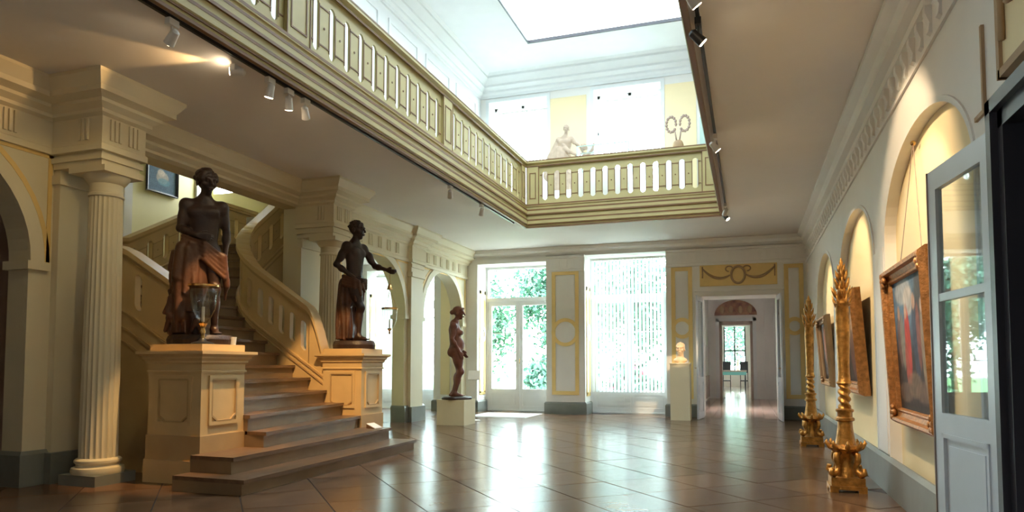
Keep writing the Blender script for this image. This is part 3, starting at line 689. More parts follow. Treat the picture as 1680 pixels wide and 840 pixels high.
ribbon(G(), ipos, izf, 0, IE, 70, lambda s: TH-0.02+drop(s), lambda s: TH+0.04+drop(s), -0.09, 0.09).obj('rail_moulding', 'stair_trim', ib)
ribbon(G(), ipos, izf, 0, IE, 70, lambda s: TH+0.04+drop(s), lambda s: TH+0.13+drop(s), -0.12, 0.12).obj('hand_rail', 'stair_cream', ib)
g = G()
for lo in (0.06, 0.16): ribbon(g, ipos, izf, 0, IE, 60, lo, lo+0.03, -0.10, 0.10)
g.obj('string_moulding', 'stair_trim', ib)

# ------------------------------------------------------------------ statue pedestals
def pedestal(x0, x1, y0, y1, top, label):
    t = thing('statue_pedestal', ((x0+x1)/2, (y0+y1)/2, 0), label, 'pedestal')
    path = [(x0, y0), (x1, y0), (x1, y1), (x0, y1)][::-1]
    path = [(x0, y0), (x0, y1), (x1, y1), (x1, y0)]
    def sw(prof): return G().sweep([(-o, z) for o, z in prof], path, closed=True)
    G().box(x0-0.03, x1+0.03, y0-0.03, y1+0.03, 0, 0.27).obj('plinth', 'stair_cream', t)
    G().box(x0-0.015, x1+0.015, y0-0.015, y1+0.015, 0.27, 0.56).obj('base_band', 'stair_trim', t)
    die = G().box(x0, x1, y0, y1, 0.56, top-0.3).obj('die', 'stair_cream', t)
    sw([(0.004, top-0.34), (0.02, top-0.34), (0.02, top-0.32), (0.005, top-0.31), (0.005, top-0.24), (0.03, top-0.22), (0.03, top-0.20), (0.06, top-0.17), (0.06, top-0.15), (0.11, top-0.12), (0.11, top-0.085), (0.004, top-0.085)]).obj('cornice', 'stair_cream', t)
    G().box(x0+0.002, x1-0.002, y0+0.002, y1-0.002, top-0.3, top).obj('cap_block', 'stair_cream', t)
    pz0, pz1 = 0.72, top-0.42
    wx = (x1-x0); wy = (y1-y0)
    def frame(fn, L):
        m = L*0.22; a, b = m, L-m
        k = 0.045
        outl = [(a, pz0+0.07), (a+0.06, pz0+0.03), (a+0.09, pz0), (b-0.09, pz0), (b-0.06, pz0+0.03), (b, pz0+0.07), (b, pz1), (a, pz1)]
        f = G()
        for q in ((a-k, a, pz0-k, pz1+k), (b, b+k, pz0-k, pz1+k), (a, b, pz0-k, pz0), (a, b, pz1, pz1+k)):
            f.prism([(q[0], q[2]), (q[1], q[2]), (q[1], q[3]), (q[0], q[3])], fn, 0, 0.022)
        f.obj('panel_frame', 'stair_cream', die)
        f = G()
        for i in range(8):
            p, q = outl[i], outl[(i+1) % 8]; f.bar(fn(p[0], p[1], 0.012), fn(q[0], q[1], 0.012), 0.02, 0.02)
        f.obj('panel_bead', 'stair_trim', die)
    frame(lambda u, v, w_: (x0+u, y0-w_, v), wx)
    frame(lambda u, v, w_: (x1+w_, y0+u, v), wy)
    return t
pedestal(-6.84, -6.06, 6.62, 7.36, 1.64, 'cream panelled pedestal carrying the statue with the glass goblet')
pedestal(-6.80, -6.06, 10.2, 10.9, 1.66, 'cream panelled pedestal under the statue with the outstretched arm')

# ------------------------------------------------------------------ sculpted figures: smooth union of soft shapes, meshed with surface nets
def RC(a, b, r1, r2, k=0.03): return ('rc', np.array(a, float), np.array(b, float), r1, r2, k)
def EL(c, r, k=0.03, rot=None): return ('el', np.array(c, float), np.array(r, float), rot, 0, k)
def FN(f, lo, hi, k=0.02): return ('fn', np.array(lo, float), np.array(hi, float), f, 0, k)
def rotz(a): return np.array([[math.cos(a), -math.sin(a), 0], [math.sin(a), math.cos(a), 0], [0, 0, 1]])
def sdf_mesh(name, prims, res):
    los, his = [], []
    for p in prims:
        if p[0] == 'rc': m = max(p[3], p[4]); lo, hi = np.minimum(p[1], p[2])-m, np.maximum(p[1], p[2])+m
        elif p[0] == 'el': m = p[2].max() if p[3] is not None else p[2]; lo, hi = p[1]-m, p[1]+m
        else: lo, hi = p[1], p[2]
        los.append(lo-p[5]-3*res); his.append(hi+p[5]+3*res)
    lo = np.min(los, 0); hi = np.max(his, 0); n = np.ceil((hi-lo)/res).astype(int)+1
    D = np.full(n, 1.0, np.float32)
    for p, a, b in zip(prims, los, his):
        i0 = np.maximum(((a-lo)/res).astype(int), 0); i1 = np.minimum(np.ceil((b-lo)/res).astype(int)+1, n)
        X, Y, Z = np.meshgrid(*[lo[q]+res*np.arange(i0[q], i1[q]) for q in range(3)], indexing='ij')
        P = np.stack([X, Y, Z], -1)
        if p[0] == 'rc':
            ba = p[2]-p[1]; t = np.clip((P-p[1])@ba/max(ba@ba, 1e-9), 0, 1)
            d = np.linalg.norm(P-p[1]-t[..., None]*ba, axis=-1)-(p[3]+t*(p[4]-p[3]))
        elif p[0] == 'el':
            q = P-p[1]
            if p[3] is not None: q = q@p[3]
            k0 = np.linalg.norm(q/p[2], axis=-1); k1 = np.linalg.norm(q/p[2]**2, axis=-1)
            d = k0*(k0-1)/np.maximum(k1, 1e-6)
        else: d = p[3](X, Y, Z)
        sl = tuple(slice(i0[q], i1[q]) for q in range(3)); A = D[sl]; k = p[5]
        h = np.maximum(k-np.abs(A-d), 0)/k
        D[sl] = np.minimum(A, d)-h*h*k*0.25
    S = D < 0
    def corner(A, o): return A[o[0]:A.shape[0]-1+o[0], o[1]:A.shape[1]-1+o[1], o[2]:A.shape[2]-1+o[2]]
    cs = [(i, j, k) for i in (0, 1) for j in (0, 1) for k in (0, 1)]
    cnt = sum(corner(S, o).astype(np.int8) for o in cs); act = (cnt > 0) & (cnt < 8)
    idx = np.argwhere(act); acc = np.zeros((len(idx), 3)); num = np.zeros(len(idx))
    val = {o: D[idx[:, 0]+o[0], idx[:, 1]+o[1], idx[:, 2]+o[2]].astype(float) for o in cs}
    for o in cs:
        for ax in range(3):
            if o[ax]: continue
            o2 = tuple(o[q]+(q == ax) for q in range(3)); a, b = val[o], val[o2]; m = (a < 0) != (b < 0)
            t = a/np.where(m, a-b, 1); pt = np.array(o, float)+np.zeros((len(idx), 3)); pt[:, ax] += t
            acc[m] += pt[m]; num[m] += 1
    V = lo+(idx+acc/num[:, None])*res
    ID = np.full(act.shape, -1, np.int64); ID[tuple(idx.T)] = np.arange(len(idx)); Fs = []
    for ax in range(3):
        sl0 = [slice(1, -1)]*3; s0 = list(sl0); s1 = list(sl0); s0[ax] = slice(0, -1); s1[ax] = slice(1, None)
        a = S[tuple(s0)]; b = S[tuple(s1)]; e = np.argwhere(a != b); fl_ = a[tuple(e.T)]
        base = e.copy(); u, v = (ax+1) % 3, (ax+2) % 3
        for q in range(3):
            if q != ax: base[:, q] += 1
        def cell(du, dv_):
            c = base.copy(); c[:, u] -= du; c[:, v] -= dv_; return ID[tuple(c.T)]
        q = np.stack([cell(1, 1), cell(0, 1), cell(0, 0), cell(1, 0)], 1)
        q[~fl_] = q[~fl_][:, ::-1]; Fs.append(q)
    Fs = np.concatenate(Fs); Fs = Fs[(Fs >= 0).all(1)]
    me = bpy.data.meshes.new(name); me.from_pydata(V.tolist(), [], Fs.tolist()); me.update()
    me.polygons.foreach_set('use_smooth', [True]*len(me.polygons)); return me
def hand(w_, d, side, curl=0.5):
    """w_: wrist, d: finger direction, side: towards the thumb"""
    w_ = np.array(w_, float); d = np.array(d, float); d /= np.linalg.norm(d); side = np.array(side, float); side -= d*(side@d); side /= np.linalg.norm(side)
    nrm = np.cross(side, d); P = []
    for i, ln in enumerate((0.085, 0.095, 0.088, 0.068)):
        o = side*(0.030-0.020*i); k0 = w_+o*0.6+d*0.02; k1 = w_+o+d*0.088
        P.append(RC(k0, k1, 0.016, 0.0135, 0.012))
        d1 = d*math.cos(curl*0.5)+nrm*math.sin(curl*0.5); k2 = k1+d1*ln*0.5; d2 = d*math.cos(curl*1.5)+nrm*math.sin(curl*1.5); k3 = k2+d2*ln*0.5
        P += [RC(k1, k2, 0.0115, 0.010, 0.004), RC(k2, k3, 0.010, 0.008, 0.004)]
    t0 = w_+side*0.018+d*0.025; t1 = t0+side*0.035+d*0.03; t2 = t1+d*0.036+side*0.006
    P += [RC(t0, t1, 0.016, 0.012, 0.01), RC(t1, t2, 0.012, 0.009, 0.005)]
    return P
def head(c, yaw, pitch=0, hair='curly', sz=1.0):
    c = np.array(c, float); A = rotz(yaw); cp, sp = math.cos(pitch), math.sin(pitch)
    A = A@np.array([[1, 0, 0], [0, cp, -sp], [0, sp, cp]])
    L = lambda *p: c+A@(np.array(p)*sz)
    P = [EL(L(0, 0.012, 0.03), (0.074*sz, 0.092*sz, 0.088*sz), 0.02, A), RC(L(0, -0.03, -0.03), L(0, -0.052, -0.082), 0.05*sz, 0.026*sz, 0.03),
         RC(L(0, -0.085, 0.028), L(0, -0.108, -0.012), 0.009*sz, 0.014*sz, 0.012), RC(L(-0.035, -0.078, 0.04), L(0.035, -0.078, 0.04), 0.012*sz, 0.012*sz, 0.012),
         EL(L(-0.014, -0.092, -0.042), (0.022*sz, 0.012*sz, 0.007*sz), 0.006, A), EL(L(0.012, -0.092, -0.043), (0.022*sz, 0.012*sz, 0.007*sz), 0.006, A), EL(L(0, -0.088, -0.056), (0.024*sz, 0.012*sz, 0.008*sz), 0.006, A),
         EL(L(-0.03, -0.072, 0.018), (0.014*sz, 0.012*sz, 0.009*sz), 0.008, A), EL(L(0.03, -0.072, 0.018), (0.014*sz, 0.012*sz, 0.009*sz), 0.008, A),
         EL(L(-0.045, -0.052, -0.012), (0.022*sz, 0.022*sz, 0.022*sz), 0.02, A), EL(L(0.045, -0.052, -0.012), (0.022*sz, 0.022*sz, 0.022*sz), 0.02, A),
         EL(L(-0.078, 0.012, -0.002), (0.010*sz, 0.022*sz, 0.034*sz), 0.006, A), EL(L(0.078, 0.012, -0.002), (0.010*sz, 0.022*sz, 0.034*sz), 0.006, A)]
    rr = random.Random(3)
    if hair == 'curly':
        for _ in range(70):
            u = rr.uniform(0, 2*PI); v = rr.uniform(0.05, 1.0); q = math.sqrt(1-v*v*0.98)
            p = (0.080*q*math.cos(u), 0.02+0.095*q*math.sin(u), 0.045+0.092*v-0.02)
            if p[1] < -0.045 and p[2] < 0.085: continue
            P.append(EL(L(*p), (0.027*sz,)*3, 0.007))
    elif hair == 'bun':
        P += [EL(L(0, 0.02, 0.05), (0.082*sz, 0.098*sz, 0.085*sz), 0.01, A), EL(L(0, 0.115, 0.0), (0.045*sz, 0.04*sz, 0.045*sz), 0.02), RC(L(-0.07, -0.03, 0.07), L(0.0, -0.06, 0.105), 0.02, 0.02, 0.01), RC(L(0.07, -0.03, 0.07), L(0.0, -0.06, 0.105), 0.02, 0.02, 0.01)]
    else:
        P.append(EL(L(0, 0.018, 0.045), (0.079*sz, 0.097*sz, 0.084*sz), 0.01, A))
        for _ in range(60):
            u = rr.uniform(0, 2*PI); v = rr.uniform(0.05, 1.0); q = math.sqrt(1-v*v*0.98); p = (0.079*q*math.cos(u), 0.02+0.096*q*math.sin(u), 0.04+0.086*v)
            if p[1] < -0.05 and p[2] < 0.09: continue
            P.append(EL(L(*p), (0.014*sz,)*3, 0.006))
    return P
def body(J, female=False):
    v = {k: np.array(a, float) for k, a in J.items()}
    hm = (v['hipL']+v['hipR'])/2; sm = (v['shL']+v['shR'])/2; P = []
    ch = sm*0.72+hm*0.28+np.array((0, 0.0, 0.0)); ab = sm*0.36+hm*0.64
    cw = 0.150 if female else 0.180
    P += [EL(ch, (cw, 0.112, 0.185), 0.05), EL(ab, (0.118 if female else 0.152, 0.105, 0.16), 0.07), EL(hm+(0, 0.01, 0.03), (0.172 if female else 0.160, 0.118, 0.12), 0.06),
          EL(hm+(-0.075, 0.075, -0.03), (0.082, 0.075, 0.09), 0.04), EL(hm+(0.075, 0.075, -0.03), (0.082, 0.075, 0.09), 0.04), EL(ab+(0, -0.045, -0.05), (0.085, 0.06, 0.10), 0.05)]
    for s in (-1, 1):
        if female: P.append(EL(ch+(s*0.075, -0.095, 0.0), (0.06, 0.055, 0.058), 0.03))
        else: P.append(EL(ch+(s*0.075, -0.075, 0.055), (0.082, 0.042, 0.06), 0.035))
        P.append(EL(ch+(s*0.085, 0.06, 0.06), (0.075, 0.05, 0.10), 0.04))
    nk = sm+(0, 0.01, 0.03)
    P += [RC(nk-(0, 0, 0.03), v['head']-(0, -0.012, 0.05), 0.062 if not female else 0.052, 0.05 if not female else 0.044, 0.04)]
    for s in 'LR':
        sh, el, wr, hp, kn, an = (v[q+s] for q in ('sh', 'el', 'wr', 'hip', 'kn', 'an')); f = 0.82 if female else 1.0
        P += [RC(nk+np.array((0, 0, 0.015)), sh-np.array((0, 0, 0.015)), 0.062, 0.05*f, 0.06), EL(sh-np.array((0, 0, 0.02)), (0.058*f, 0.066*f, 0.075*f), 0.06), RC(sh, el, 0.052*f, 0.040*f, 0.04), EL(sh*0.45+el*0.55+(0, -0.012, 0), (0.045*f, 0.047*f, 0.085*f), 0.04),
              RC(el, wr, 0.041*f, 0.027*f, 0.02), EL(el*0.7+wr*0.3, (0.044*f,)*3, 0.04), RC(hp, kn, 0.098 if female else 0.094, 0.058, 0.05), EL(hp*0.6+kn*0.4+(0, -0.02, 0), (0.085, 0.085, 0.15), 0.06),
              EL(kn+(0, -0.02, 0), (0.05, 0.048, 0.058), 0.04), RC(kn, an, 0.054, 0.034, 0.03), EL(kn*0.68+an*0.32+(0, 0.025, 0), (0.052, 0.052, 0.105), 0.04)]
        td = v['toe'+s]-an; td[2] = 0; td /= np.linalg.norm(td); sd = np.array((-td[1], td[0], 0)); z0 = an[2]
        heel = an-td*0.05; heel[2] = z0-0.05
        ball = an+td*0.12; ball[2] = z0-0.055
        P += [EL(an, (0.036,)*3, 0.02), RC(an, heel, 0.035, 0.030, 0.03), RC(an-(0, 0, 0.02), ball, 0.038, 0.026, 0.03), RC(heel, ball, 0.028, 0.026, 0.02)]
        for i in range(5):
            a = ball+sd*(i-2)*0.018*(1 if s == 'L' else -1); P.append(RC(a, a+td*(0.055-abs(i-1)*0.006), 0.0145, 0.011, 0.005))
    return P
def folds(cx, cy, z0, z1, rx, ry, nf, amp, tw=0.6, flare=0.0, mask=None, seed=0):
    """cloth column with vertical folds"""
    def f(X, Y, Z):
        t = (z1-Z)/(z1-z0); a = np.arctan2((Y-cy)/ry, (X-cx)/rx); rho = np.sqrt(((X-cx)/rx)**2+((Y-cy)/ry)**2)
        r = (1-0.45*np.exp(-np.clip(t, 0, 1)/0.045))*(1+flare*t)+amp*(0.25+0.75*np.clip(t, 0, 1))*(0.6*np.sin(nf*a+tw*6*t+seed)+0.4*np.sin((nf*1.7//1)*a-3*t+seed*2))
        d = (rho-r)*min(rx, ry)*0.75
        d = np.maximum(d, np.maximum(Z-z1, z0-Z))
        if mask is not None: d = np.maximum(d, mask(X, Y, Z))
        return d
    m = 1+flare+amp
    return FN(f, (cx-rx*m, cy-ry*m, z0), (cx+rx*m, cy+ry*m, z1), 0.025)
def statue(name, loc, rz, scale, label, cat, parts, plinth=None, res=0.009):
    t = thing(name, (0, 0, 0), label, cat)
    for nm, prims, mat, r in parts:
        place(sdf_mesh(nm, prims, r), nm, mat, t, True)
    if plinth: plinth(t)
    t.location = loc; t.rotation_euler = (0, 0, rz); t.scale = scale if hasattr(scale, '__len__') else (scale,)*3
    return t
def rock_base(rx, ry, h, mat='bronze'):
    def f(t): G().lathe([(1.0, -h), (1.02, -h*0.5), (0.97, -0.01), (0.90, 0.0)], (0, 0, 0), 30, lambda a, z: 1+0.03*math.sin(3*a)+0.02*math.sin(7*a)).obj('statue_base', mat, t, smooth=50)
    def g(t):
        f(t); b = t.children[-1]; b.scale = (rx, ry, 1)
    return g
# statue with drapery bunched on one side
J1 = dict(head=(0.02, -0.02, 1.69), shL=(0.185, 0.01, 1.44), elL=(0.235, 0.07, 1.16), wrL=(0.225, 0.07, 0.92), shR=(-0.185, 0.0, 1.45), elR=(-0.235, -0.02, 1.17), wrR=(-0.055, -0.175, 1.08),
          hipL=(0.09, 0, 0.92), knL=(0.13, -0.07, 0.50), anL=(0.13, 0.02, 0.075), toeL=(0.19, -0.2, 0), hipR=(-0.09, 0, 0.93), knR=(-0.10, -0.01, 0.5), anR=(-0.10, 0.03, 0.075), toeR=(-0.16, -0.2, 0))
P1 = body(J1)+head(J1['head'], R(28), R(8), 'curly', 1.25)+hand(J1['wrR'], (1, -0.15, -0.15), (0.1, 0, 1), 0.7)+hand(J1['wrL'], (-0.05, -0.05, -1), (0, -1, 0), 0.6)
def m1(X, Y, Z): return (X-(0.06+0.10*np.clip((Z-0.55)/0.4, -0.6, 1)))*0.7
D1 = [folds(-0.08, 0.02, -0.0, 1.03, 0.19, 0.16, 11, 0.20, 0.5, 0.15, m1), folds(-0.20, -0.04, 0.02, 0.96, 0.085, 0.11, 6, 0.30, 1.1, 0.35, seed=2), folds(-0.10, -0.14, 0.25, 0.92, 0.07, 0.06, 5, 0.3, 1.0, 0.4, seed=4)]
for k in range(5):
    o = 0.035*k
    D1.append(RC((-0.20, -0.08-0.01*k, 1.08-o*1.1), (0.02, -0.165, 1.00-o*1.3), 0.024, 0.026, 0.015)); D1.append(RC((0.02, -0.165, 1.00-o*1.3), (0.22, -0.10, 0.86-o*1.6), 0.026, 0.022, 0.015))
D1 += [RC((0.20, -0.10, 0.86), (0.25, -0.04, 0.55), 0.05, 0.035, 0.03), RC((0.25, -0.05, 0.6), (0.235, 0.0, 0.40), 0.03, 0.012, 0.02), RC((-0.21, -0.12, 0.95), (-0.25, -0.16, 0.62), 0.06, 0.05, 0.04), RC((-0.14, -0.17, 0.92), (-0.16, -0.2, 0.45), 0.035, 0.03, 0.03), RC((-0.23, -0.13, 0.6), (-0.2, -0.17, 0.2), 0.05, 0.06, 0.03)]
rb = random.Random(11)
for k in range(26):      # bunched folds hanging from the hip
    z = rb.uniform(0.12, 1.02); a = rb.uniform(3.0, 5.0); r0 = 0.20+0.05*(1-z)
    c = np.array((-0.10+r0*math.cos(a)*0.95, 0.0+r0*0.85*math.sin(a), z)); d = np.array((rb.uniform(-0.06, 0.06), rb.uniform(-0.03, 0.03), -rb.uniform(0.08, 0.2)))
    if c[0] < 0.03: D1.append(RC(c, c+d, 0.030, 0.020, 0.02))
statue('draped_statue', (-6.48, 7.06, 1.76), R(40), 1.135, 'dark bronze statue of a man gathering heavy drapery on the near pedestal', 'statue', [('figure', P1, 'bronze', 0.0085), ('drapery', D1, 'bronze_cloth', 0.010)], rock_base(0.34, 0.30, 0.10))
# lantern bearer with outstretched arm
J2 = dict(head=(0.0, -0.03, 1.68), shL=(0.185, -0.01, 1.44), elL=(0.26, -0.18, 1.16), wrL=(0.23, -0.41, 1.09), shR=(-0.185, 0.03, 1.43), elR=(-0.22, 0.19, 1.15), wrR=(-0.14, -0.09, 0.93),
          hipL=(0.09, 0.02, 0.90), knL=(0.10, 0.03, 0.48), anL=(0.10, 0.12, 0.075), toeL=(0.16, -0.1, 0), hipR=(-0.09, 0, 0.90), knR=(-0.08, -0.16, 0.49), anR=(-0.08, -0.13, 0.075), toeR=(-0.10, -0.4, 0))
P2 = body(J2)+head(J2['head'], R(8), R(4), 'short', 1.22)+hand(J2['wrL'], (-0.05, -1, -0.35), (-0.3, 0, 1), 0.9)+hand(J2['wrR'], (0.25, -1, -0.3), (0, -0.1, 1), 0.7)
def m2(X, Y, Z): return (-(Y-0.03+0.30*np.clip((Z-0.52)/0.32, 0, 1)))*0.7
D2 = [folds(0.02, 0.05, 0.0, 0.94, 0.155, 0.15, 12, 0.19, 0.5, 0.10, m2), folds(-0.05, 0.14, 0.02, 0.95, 0.125, 0.10, 7, 0.25, 0.7, 0.15, seed=1), folds(-0.11, 0.06, 0.03, 0.9, 0.06, 0.07, 5, 0.3, 0.8, 0.1, seed=3)]
for k in range(4):
    o = 0.04*k
    D2 += [RC((-0.19, 0.08, 0.97-o), (-0.15, -0.10, 0.92-o), 0.026, 0.028, 0.015), RC((-0.15, -0.10, 0.92-o), (0.06, -0.15, 0.92-o), 0.028, 0.026, 0.015), RC((0.06, -0.15, 0.92-o), (0.19, 0.02, 0.95-o), 0.026, 0.026, 0.015)]
D2 += [RC((-0.12, -0.14, 0.88), (-0.10, -0.18, 0.68), 0.045, 0.02, 0.03), RC((-0.08, -0.15, 0.88), (-0.02, -0.19, 0.74), 0.04, 0.018, 0.03), RC((-0.14, -0.09, 0.9), (-0.15, -0.12, 0.6), 0.035, 0.02, 0.03), RC((0.1, -0.06, 0.88), (0.11, 0.03, 0.3), 0.06, 0.05, 0.03)]
statue('lantern_bearer_statue', (-6.42, 10.56, 1.80), R(86), 1.135, 'dark bronze statue of a man with outstretched arm on the far pedestal', 'statue', [('figure', P2, 'bronze', 0.0085), ('drapery', D2, 'bronze_cloth', 0.010)], rock_base(0.26, 0.33, 0.125))
# standing nude with knotted hair
J3 = dict(head=(0.0, -0.04, 1.69), shL=(0.16, 0.02, 1.44), elL=(0.185, 0.03, 1.16), wrL=(0.15, -0.10, 0.94), shR=(-0.16, 0.04, 1.44), elR=(-0.19, 0.06, 1.16), wrR=(-0.165, -0.07, 0.91),
          hipL=(0.085, 0.01, 0.92), knL=(0.09, -0.05, 0.50), anL=(0.08, 0.06, 0.075), toeL=(0.11, -0.2, 0), hipR=(-0.085, 0.01, 0.92), knR=(-0.07, -0.08, 0.50), anR=(-0.07, 0.02, 0.075), toeR=(-0.09, -0.25, 0))
P3 = body(J3, True)+[EL((0, -0.05, 1.05), (0.115, 0.10, 0.13), 0.06)]+head(J3['head'], R(0), R(10), 'bun', 1.08)+hand(J3['wrR'], (0.05, -0.35, -0.9), (0.5, -0.6, 0.2), 0.3)+hand(J3['wrL'], (-0.05, -0.4, -0.9), (-0.5, -0.6, 0.2), 0.3)
M('terracotta', (0.17, 0.062, 0.04), 0.5, var=0.3, vscale=6)
statue('nude_statue', (-6.50, 15.2, 0.65), R(108), (1.28, 1.28, 1.15), 'reddish brown nude statue in profile standing on the low white block', 'statue', [('figure', P3, 'terracotta', 0.009)], rock_base(0.29, 0.27, 0.06))
g = thing('statue_block', (-6.5, 15.2, 0), 'low white square block beneath the nude statue', 'plinth')
G().box(-6.84, -6.16, 14.86, 15.54, 0.0, 0.53).obj('block', 'block_white', g); G().box(-6.845, -6.155, 14.855, 15.545, 0.53, 0.58).obj('top_slab', 'block_white', g)
# lit bust
b = thing('bust_pedestal', (-1.63, 18.2, 0), 'tall cream plinth carrying the lit bust beside the doorway', 'plinth')
G().box(-1.87, -1.39, 17.96, 18.44, 0, 1.40).obj('plinth_body', 'block_white', b); G().box(-1.885, -1.375, 17.945, 18.455, 1.40, 1.43).obj('plinth_top', 'block_white', b)
PB = head((0, 0, 0.33), R(-12), 0, 'short', 1.35)+[RC((0, 0.02, 0.25), (0, 0.03, 0.06), 0.075, 0.09, 0.05), EL((0, 0.02, 0.06), (0.17, 0.11, 0.07), 0.05), RC((0, 0.02, 0.06), (0, 0.02, 0.0), 0.06, 0.09, 0.03)]
M('bust_stone', (0.80, 0.58, 0.38), 0.5, var=0.08)
statue('portrait_bust', (-1.63, 18.2, 1.44), R(6), 1.0, 'pale stone portrait bust glowing under a spotlight on its plinth', 'bust', [('head', PB, 'bust_stone', 0.011)])
# plaster group and vase on the upper gallery
g = thing('gallery_plinth', (-4.5, 18.2, SLAB), 'white plinth beneath the plaster group on the gallery', 'plinth')
G().box(-5.05, -3.95, 17.85, 18.55, SLAB, 6.02).obj('plinth_body', 'upper_plaster', g); G().box(-5.08, -3.92, 17.82, 18.58, 5.55, 5.68).obj('plinth_band', 'gallery_brown', g)
J4 = dict(head=(0.05, -0.05, 1.69), shL=(0.17, 0, 1.45), elL=(0.30, -0.12, 1.28), wrL=(0.46, -0.18, 1.14), shR=(-0.17, 0, 1.44), elR=(-0.25, 0.02, 1.16), wrR=(-0.20, -0.12, 0.95),
          hipL=(0.09, 0, 0.92), knL=(0.1, -0.08, 0.5), anL=(0.1, 0, 0.075), toeL=(0.12, -0.2, 0), hipR=(-0.09, 0, 0.92), knR=(-0.1, -0.03, 0.5), anR=(-0.1, 0.03, 0.075), toeR=(-0.12, -0.2, 0))
P4 = body(J4)+head(J4['head'], R(20), 0, 'short')+hand(J4['wrL'], (1, -0.2, -0.3), (0, 0, 1))+hand(J4['wrR'], (0.3, -0.3, -1), (0.5, -0.5, 0))
J5 = {k: (v[0]*0.62+0.50, v[1]*0.62-0.08, v[2]*0.62) for k, v in J4.items()}
D4 = [RC((-0.17, 0.03, 1.42), (-0.36, 0.05, 0.95), 0.08, 0.13, 0.05), RC((-0.3, 0.05, 1.0), (-0.42, 0.05, 0.5), 0.13, 0.17, 0.05), RC((0.0, -0.12, 1.15), (0.35, -0.12, 0.95), 0.05, 0.04, 0.04), folds(-0.1, 0.03, 0, 1.25, 0.23, 0.18, 9, 0.16, 0.5, 0.5), folds(-0.2, 0.05, 0.02, 0.9, 0.15, 0.14, 7, 0.14, 0.6, 0.7, seed=2), RC((-0.15, 0, 1.45), (0.12, -0.14, 1.05), 0.07, 0.05, 0.04)]
P5 = [RC((0.5, -0.08, 0.95), (0.5, -0.06, 0.6), 0.10, 0.10, 0.05), RC((0.5, -0.06, 0.6), (0.46, -0.1, 0.3), 0.08, 0.06, 0.04), RC((0.5, -0.06, 0.6), (0.57, -0.06, 0.3), 0.08, 0.06, 0.04), RC((0.46, -0.1, 0.3), (0.46, -0.06, 0.0), 0.055, 0.04, 0.03), RC((0.57, -0.06, 0.3), (0.57, -0.02, 0.0), 0.055, 0.04, 0.03),
      RC((0.42, -0.08, 0.95), (0.36, -0.15, 0.75), 0.045, 0.03, 0.03), RC((0.6, -0.08, 0.95), (0.74, -0.1, 1.1), 0.045, 0.03, 0.03), RC((0.74, -0.1, 1.1), (0.78, -0.1, 1.25), 0.03, 0.025, 0.03)]+head((0.5, -0.12, 1.13), R(-30), 0, 'curly', 0.95)
statue('plaster_group', (-4.62, 18.2, 6.02), R(8), 1.02, 'pale plaster group of a draped man and a child on the gallery', 'statue', [('man', P4, 'plaster_statue', 0.013), ('robe', D4, 'plaster_statue', 0.014), ('child', P5, 'plaster_statue', 0.013)])
g = thing('gallery_plinth', (-1.62, 18.2, SLAB), 'white plinth beneath the looped wreath vase on the gallery', 'plinth')
G().box(-1.95, -1.30, 17.9, 18.5, SLAB, 6.62).obj('plinth_body', 'upper_plaster', g); G().box(-1.98, -1.27, 17.87, 18.53, 5.6, 5.72).obj('plinth_band', 'gallery_brown', g)
v = thing('wreath_vase', (-1.62, 18.2, 6.62), 'brown footed vase topped by two looped wreaths on the gallery', 'vase')
G().lathe([(0.13, 0), (0.13, 0.04), (0.05, 0.08), (0.04, 0.18), (0.10, 0.28), (0.14, 0.4), (0.12, 0.48), (0.09, 0.52)], (-1.62, 18.2, 6.62), 20).obj('vase_body', 'relief_brown', v, smooth=50)
for s in (-1, 1):
    gg = G()
    pts = [(-1.62+s*(0.20+0.15*math.cos(t)), 18.2+0.05*math.sin(3*t), 7.50+0.22*math.sin(t)) for t in np.linspace(-2.2 if s > 0 else -0.9, 3.6 if s > 0 else 4.9, 26)]
    pts = [(-1.62+s*(0.17+0.12*math.cos(t)), 18.2, 7.58+0.20*math.sin(t)) for t in np.linspace(-2.4, 3.4, 26)]
    gg.tube([(-1.62+s*0.03, 18.2, 7.1)]+pts, 0.022, 6)
    for p in pts[::2]: gg.ball((p[0], p[1]-0.01, p[2]), (0.04, 0.03, 0.045), 6, 4)
    gg.obj('wreath_loop', 'dado_wood', v, smooth=True)
c = thing('display_case', (-3.35, 17.3, SLAB), 'glass display case behind the gallery balustrade', 'display case')
G().box(-4.0, -2.7, 17.0, 17.6, SLAB, 6.2).obj('case_base', 'white_paint', c); G().box(-4.0, -2.7, 17.0, 17.6, 6.2, 6.86).obj('case_glass', 'clear_glass', c)
cf = G()
for x in (-4.0, -2.7):
    for y in (17.0, 17.6): cf.box(x-0.012, x+0.012, y-0.012, y+0.012, 6.2, 6.87)
cf.box(-4.01, -2.69, 16.99, 17.01, 6.86, 6.88).box(-4.01, -2.69, 17.59, 17.61, 6.86, 6.88); cf.obj('case_edge', 'green_case', c)
p = thing('display_board', (-0.95, 18.9, SLAB), 'narrow green display panel at the right end of the gallery', 'panel')
G().box(-1.12, -0.75, 18.9, 18.95, 6.0, 7.95).obj('board', 'green_case', p); G().box(-1.15, -0.72, 18.92, 18.96, 5.1, 6.0).obj('stand', 'white_paint', p)

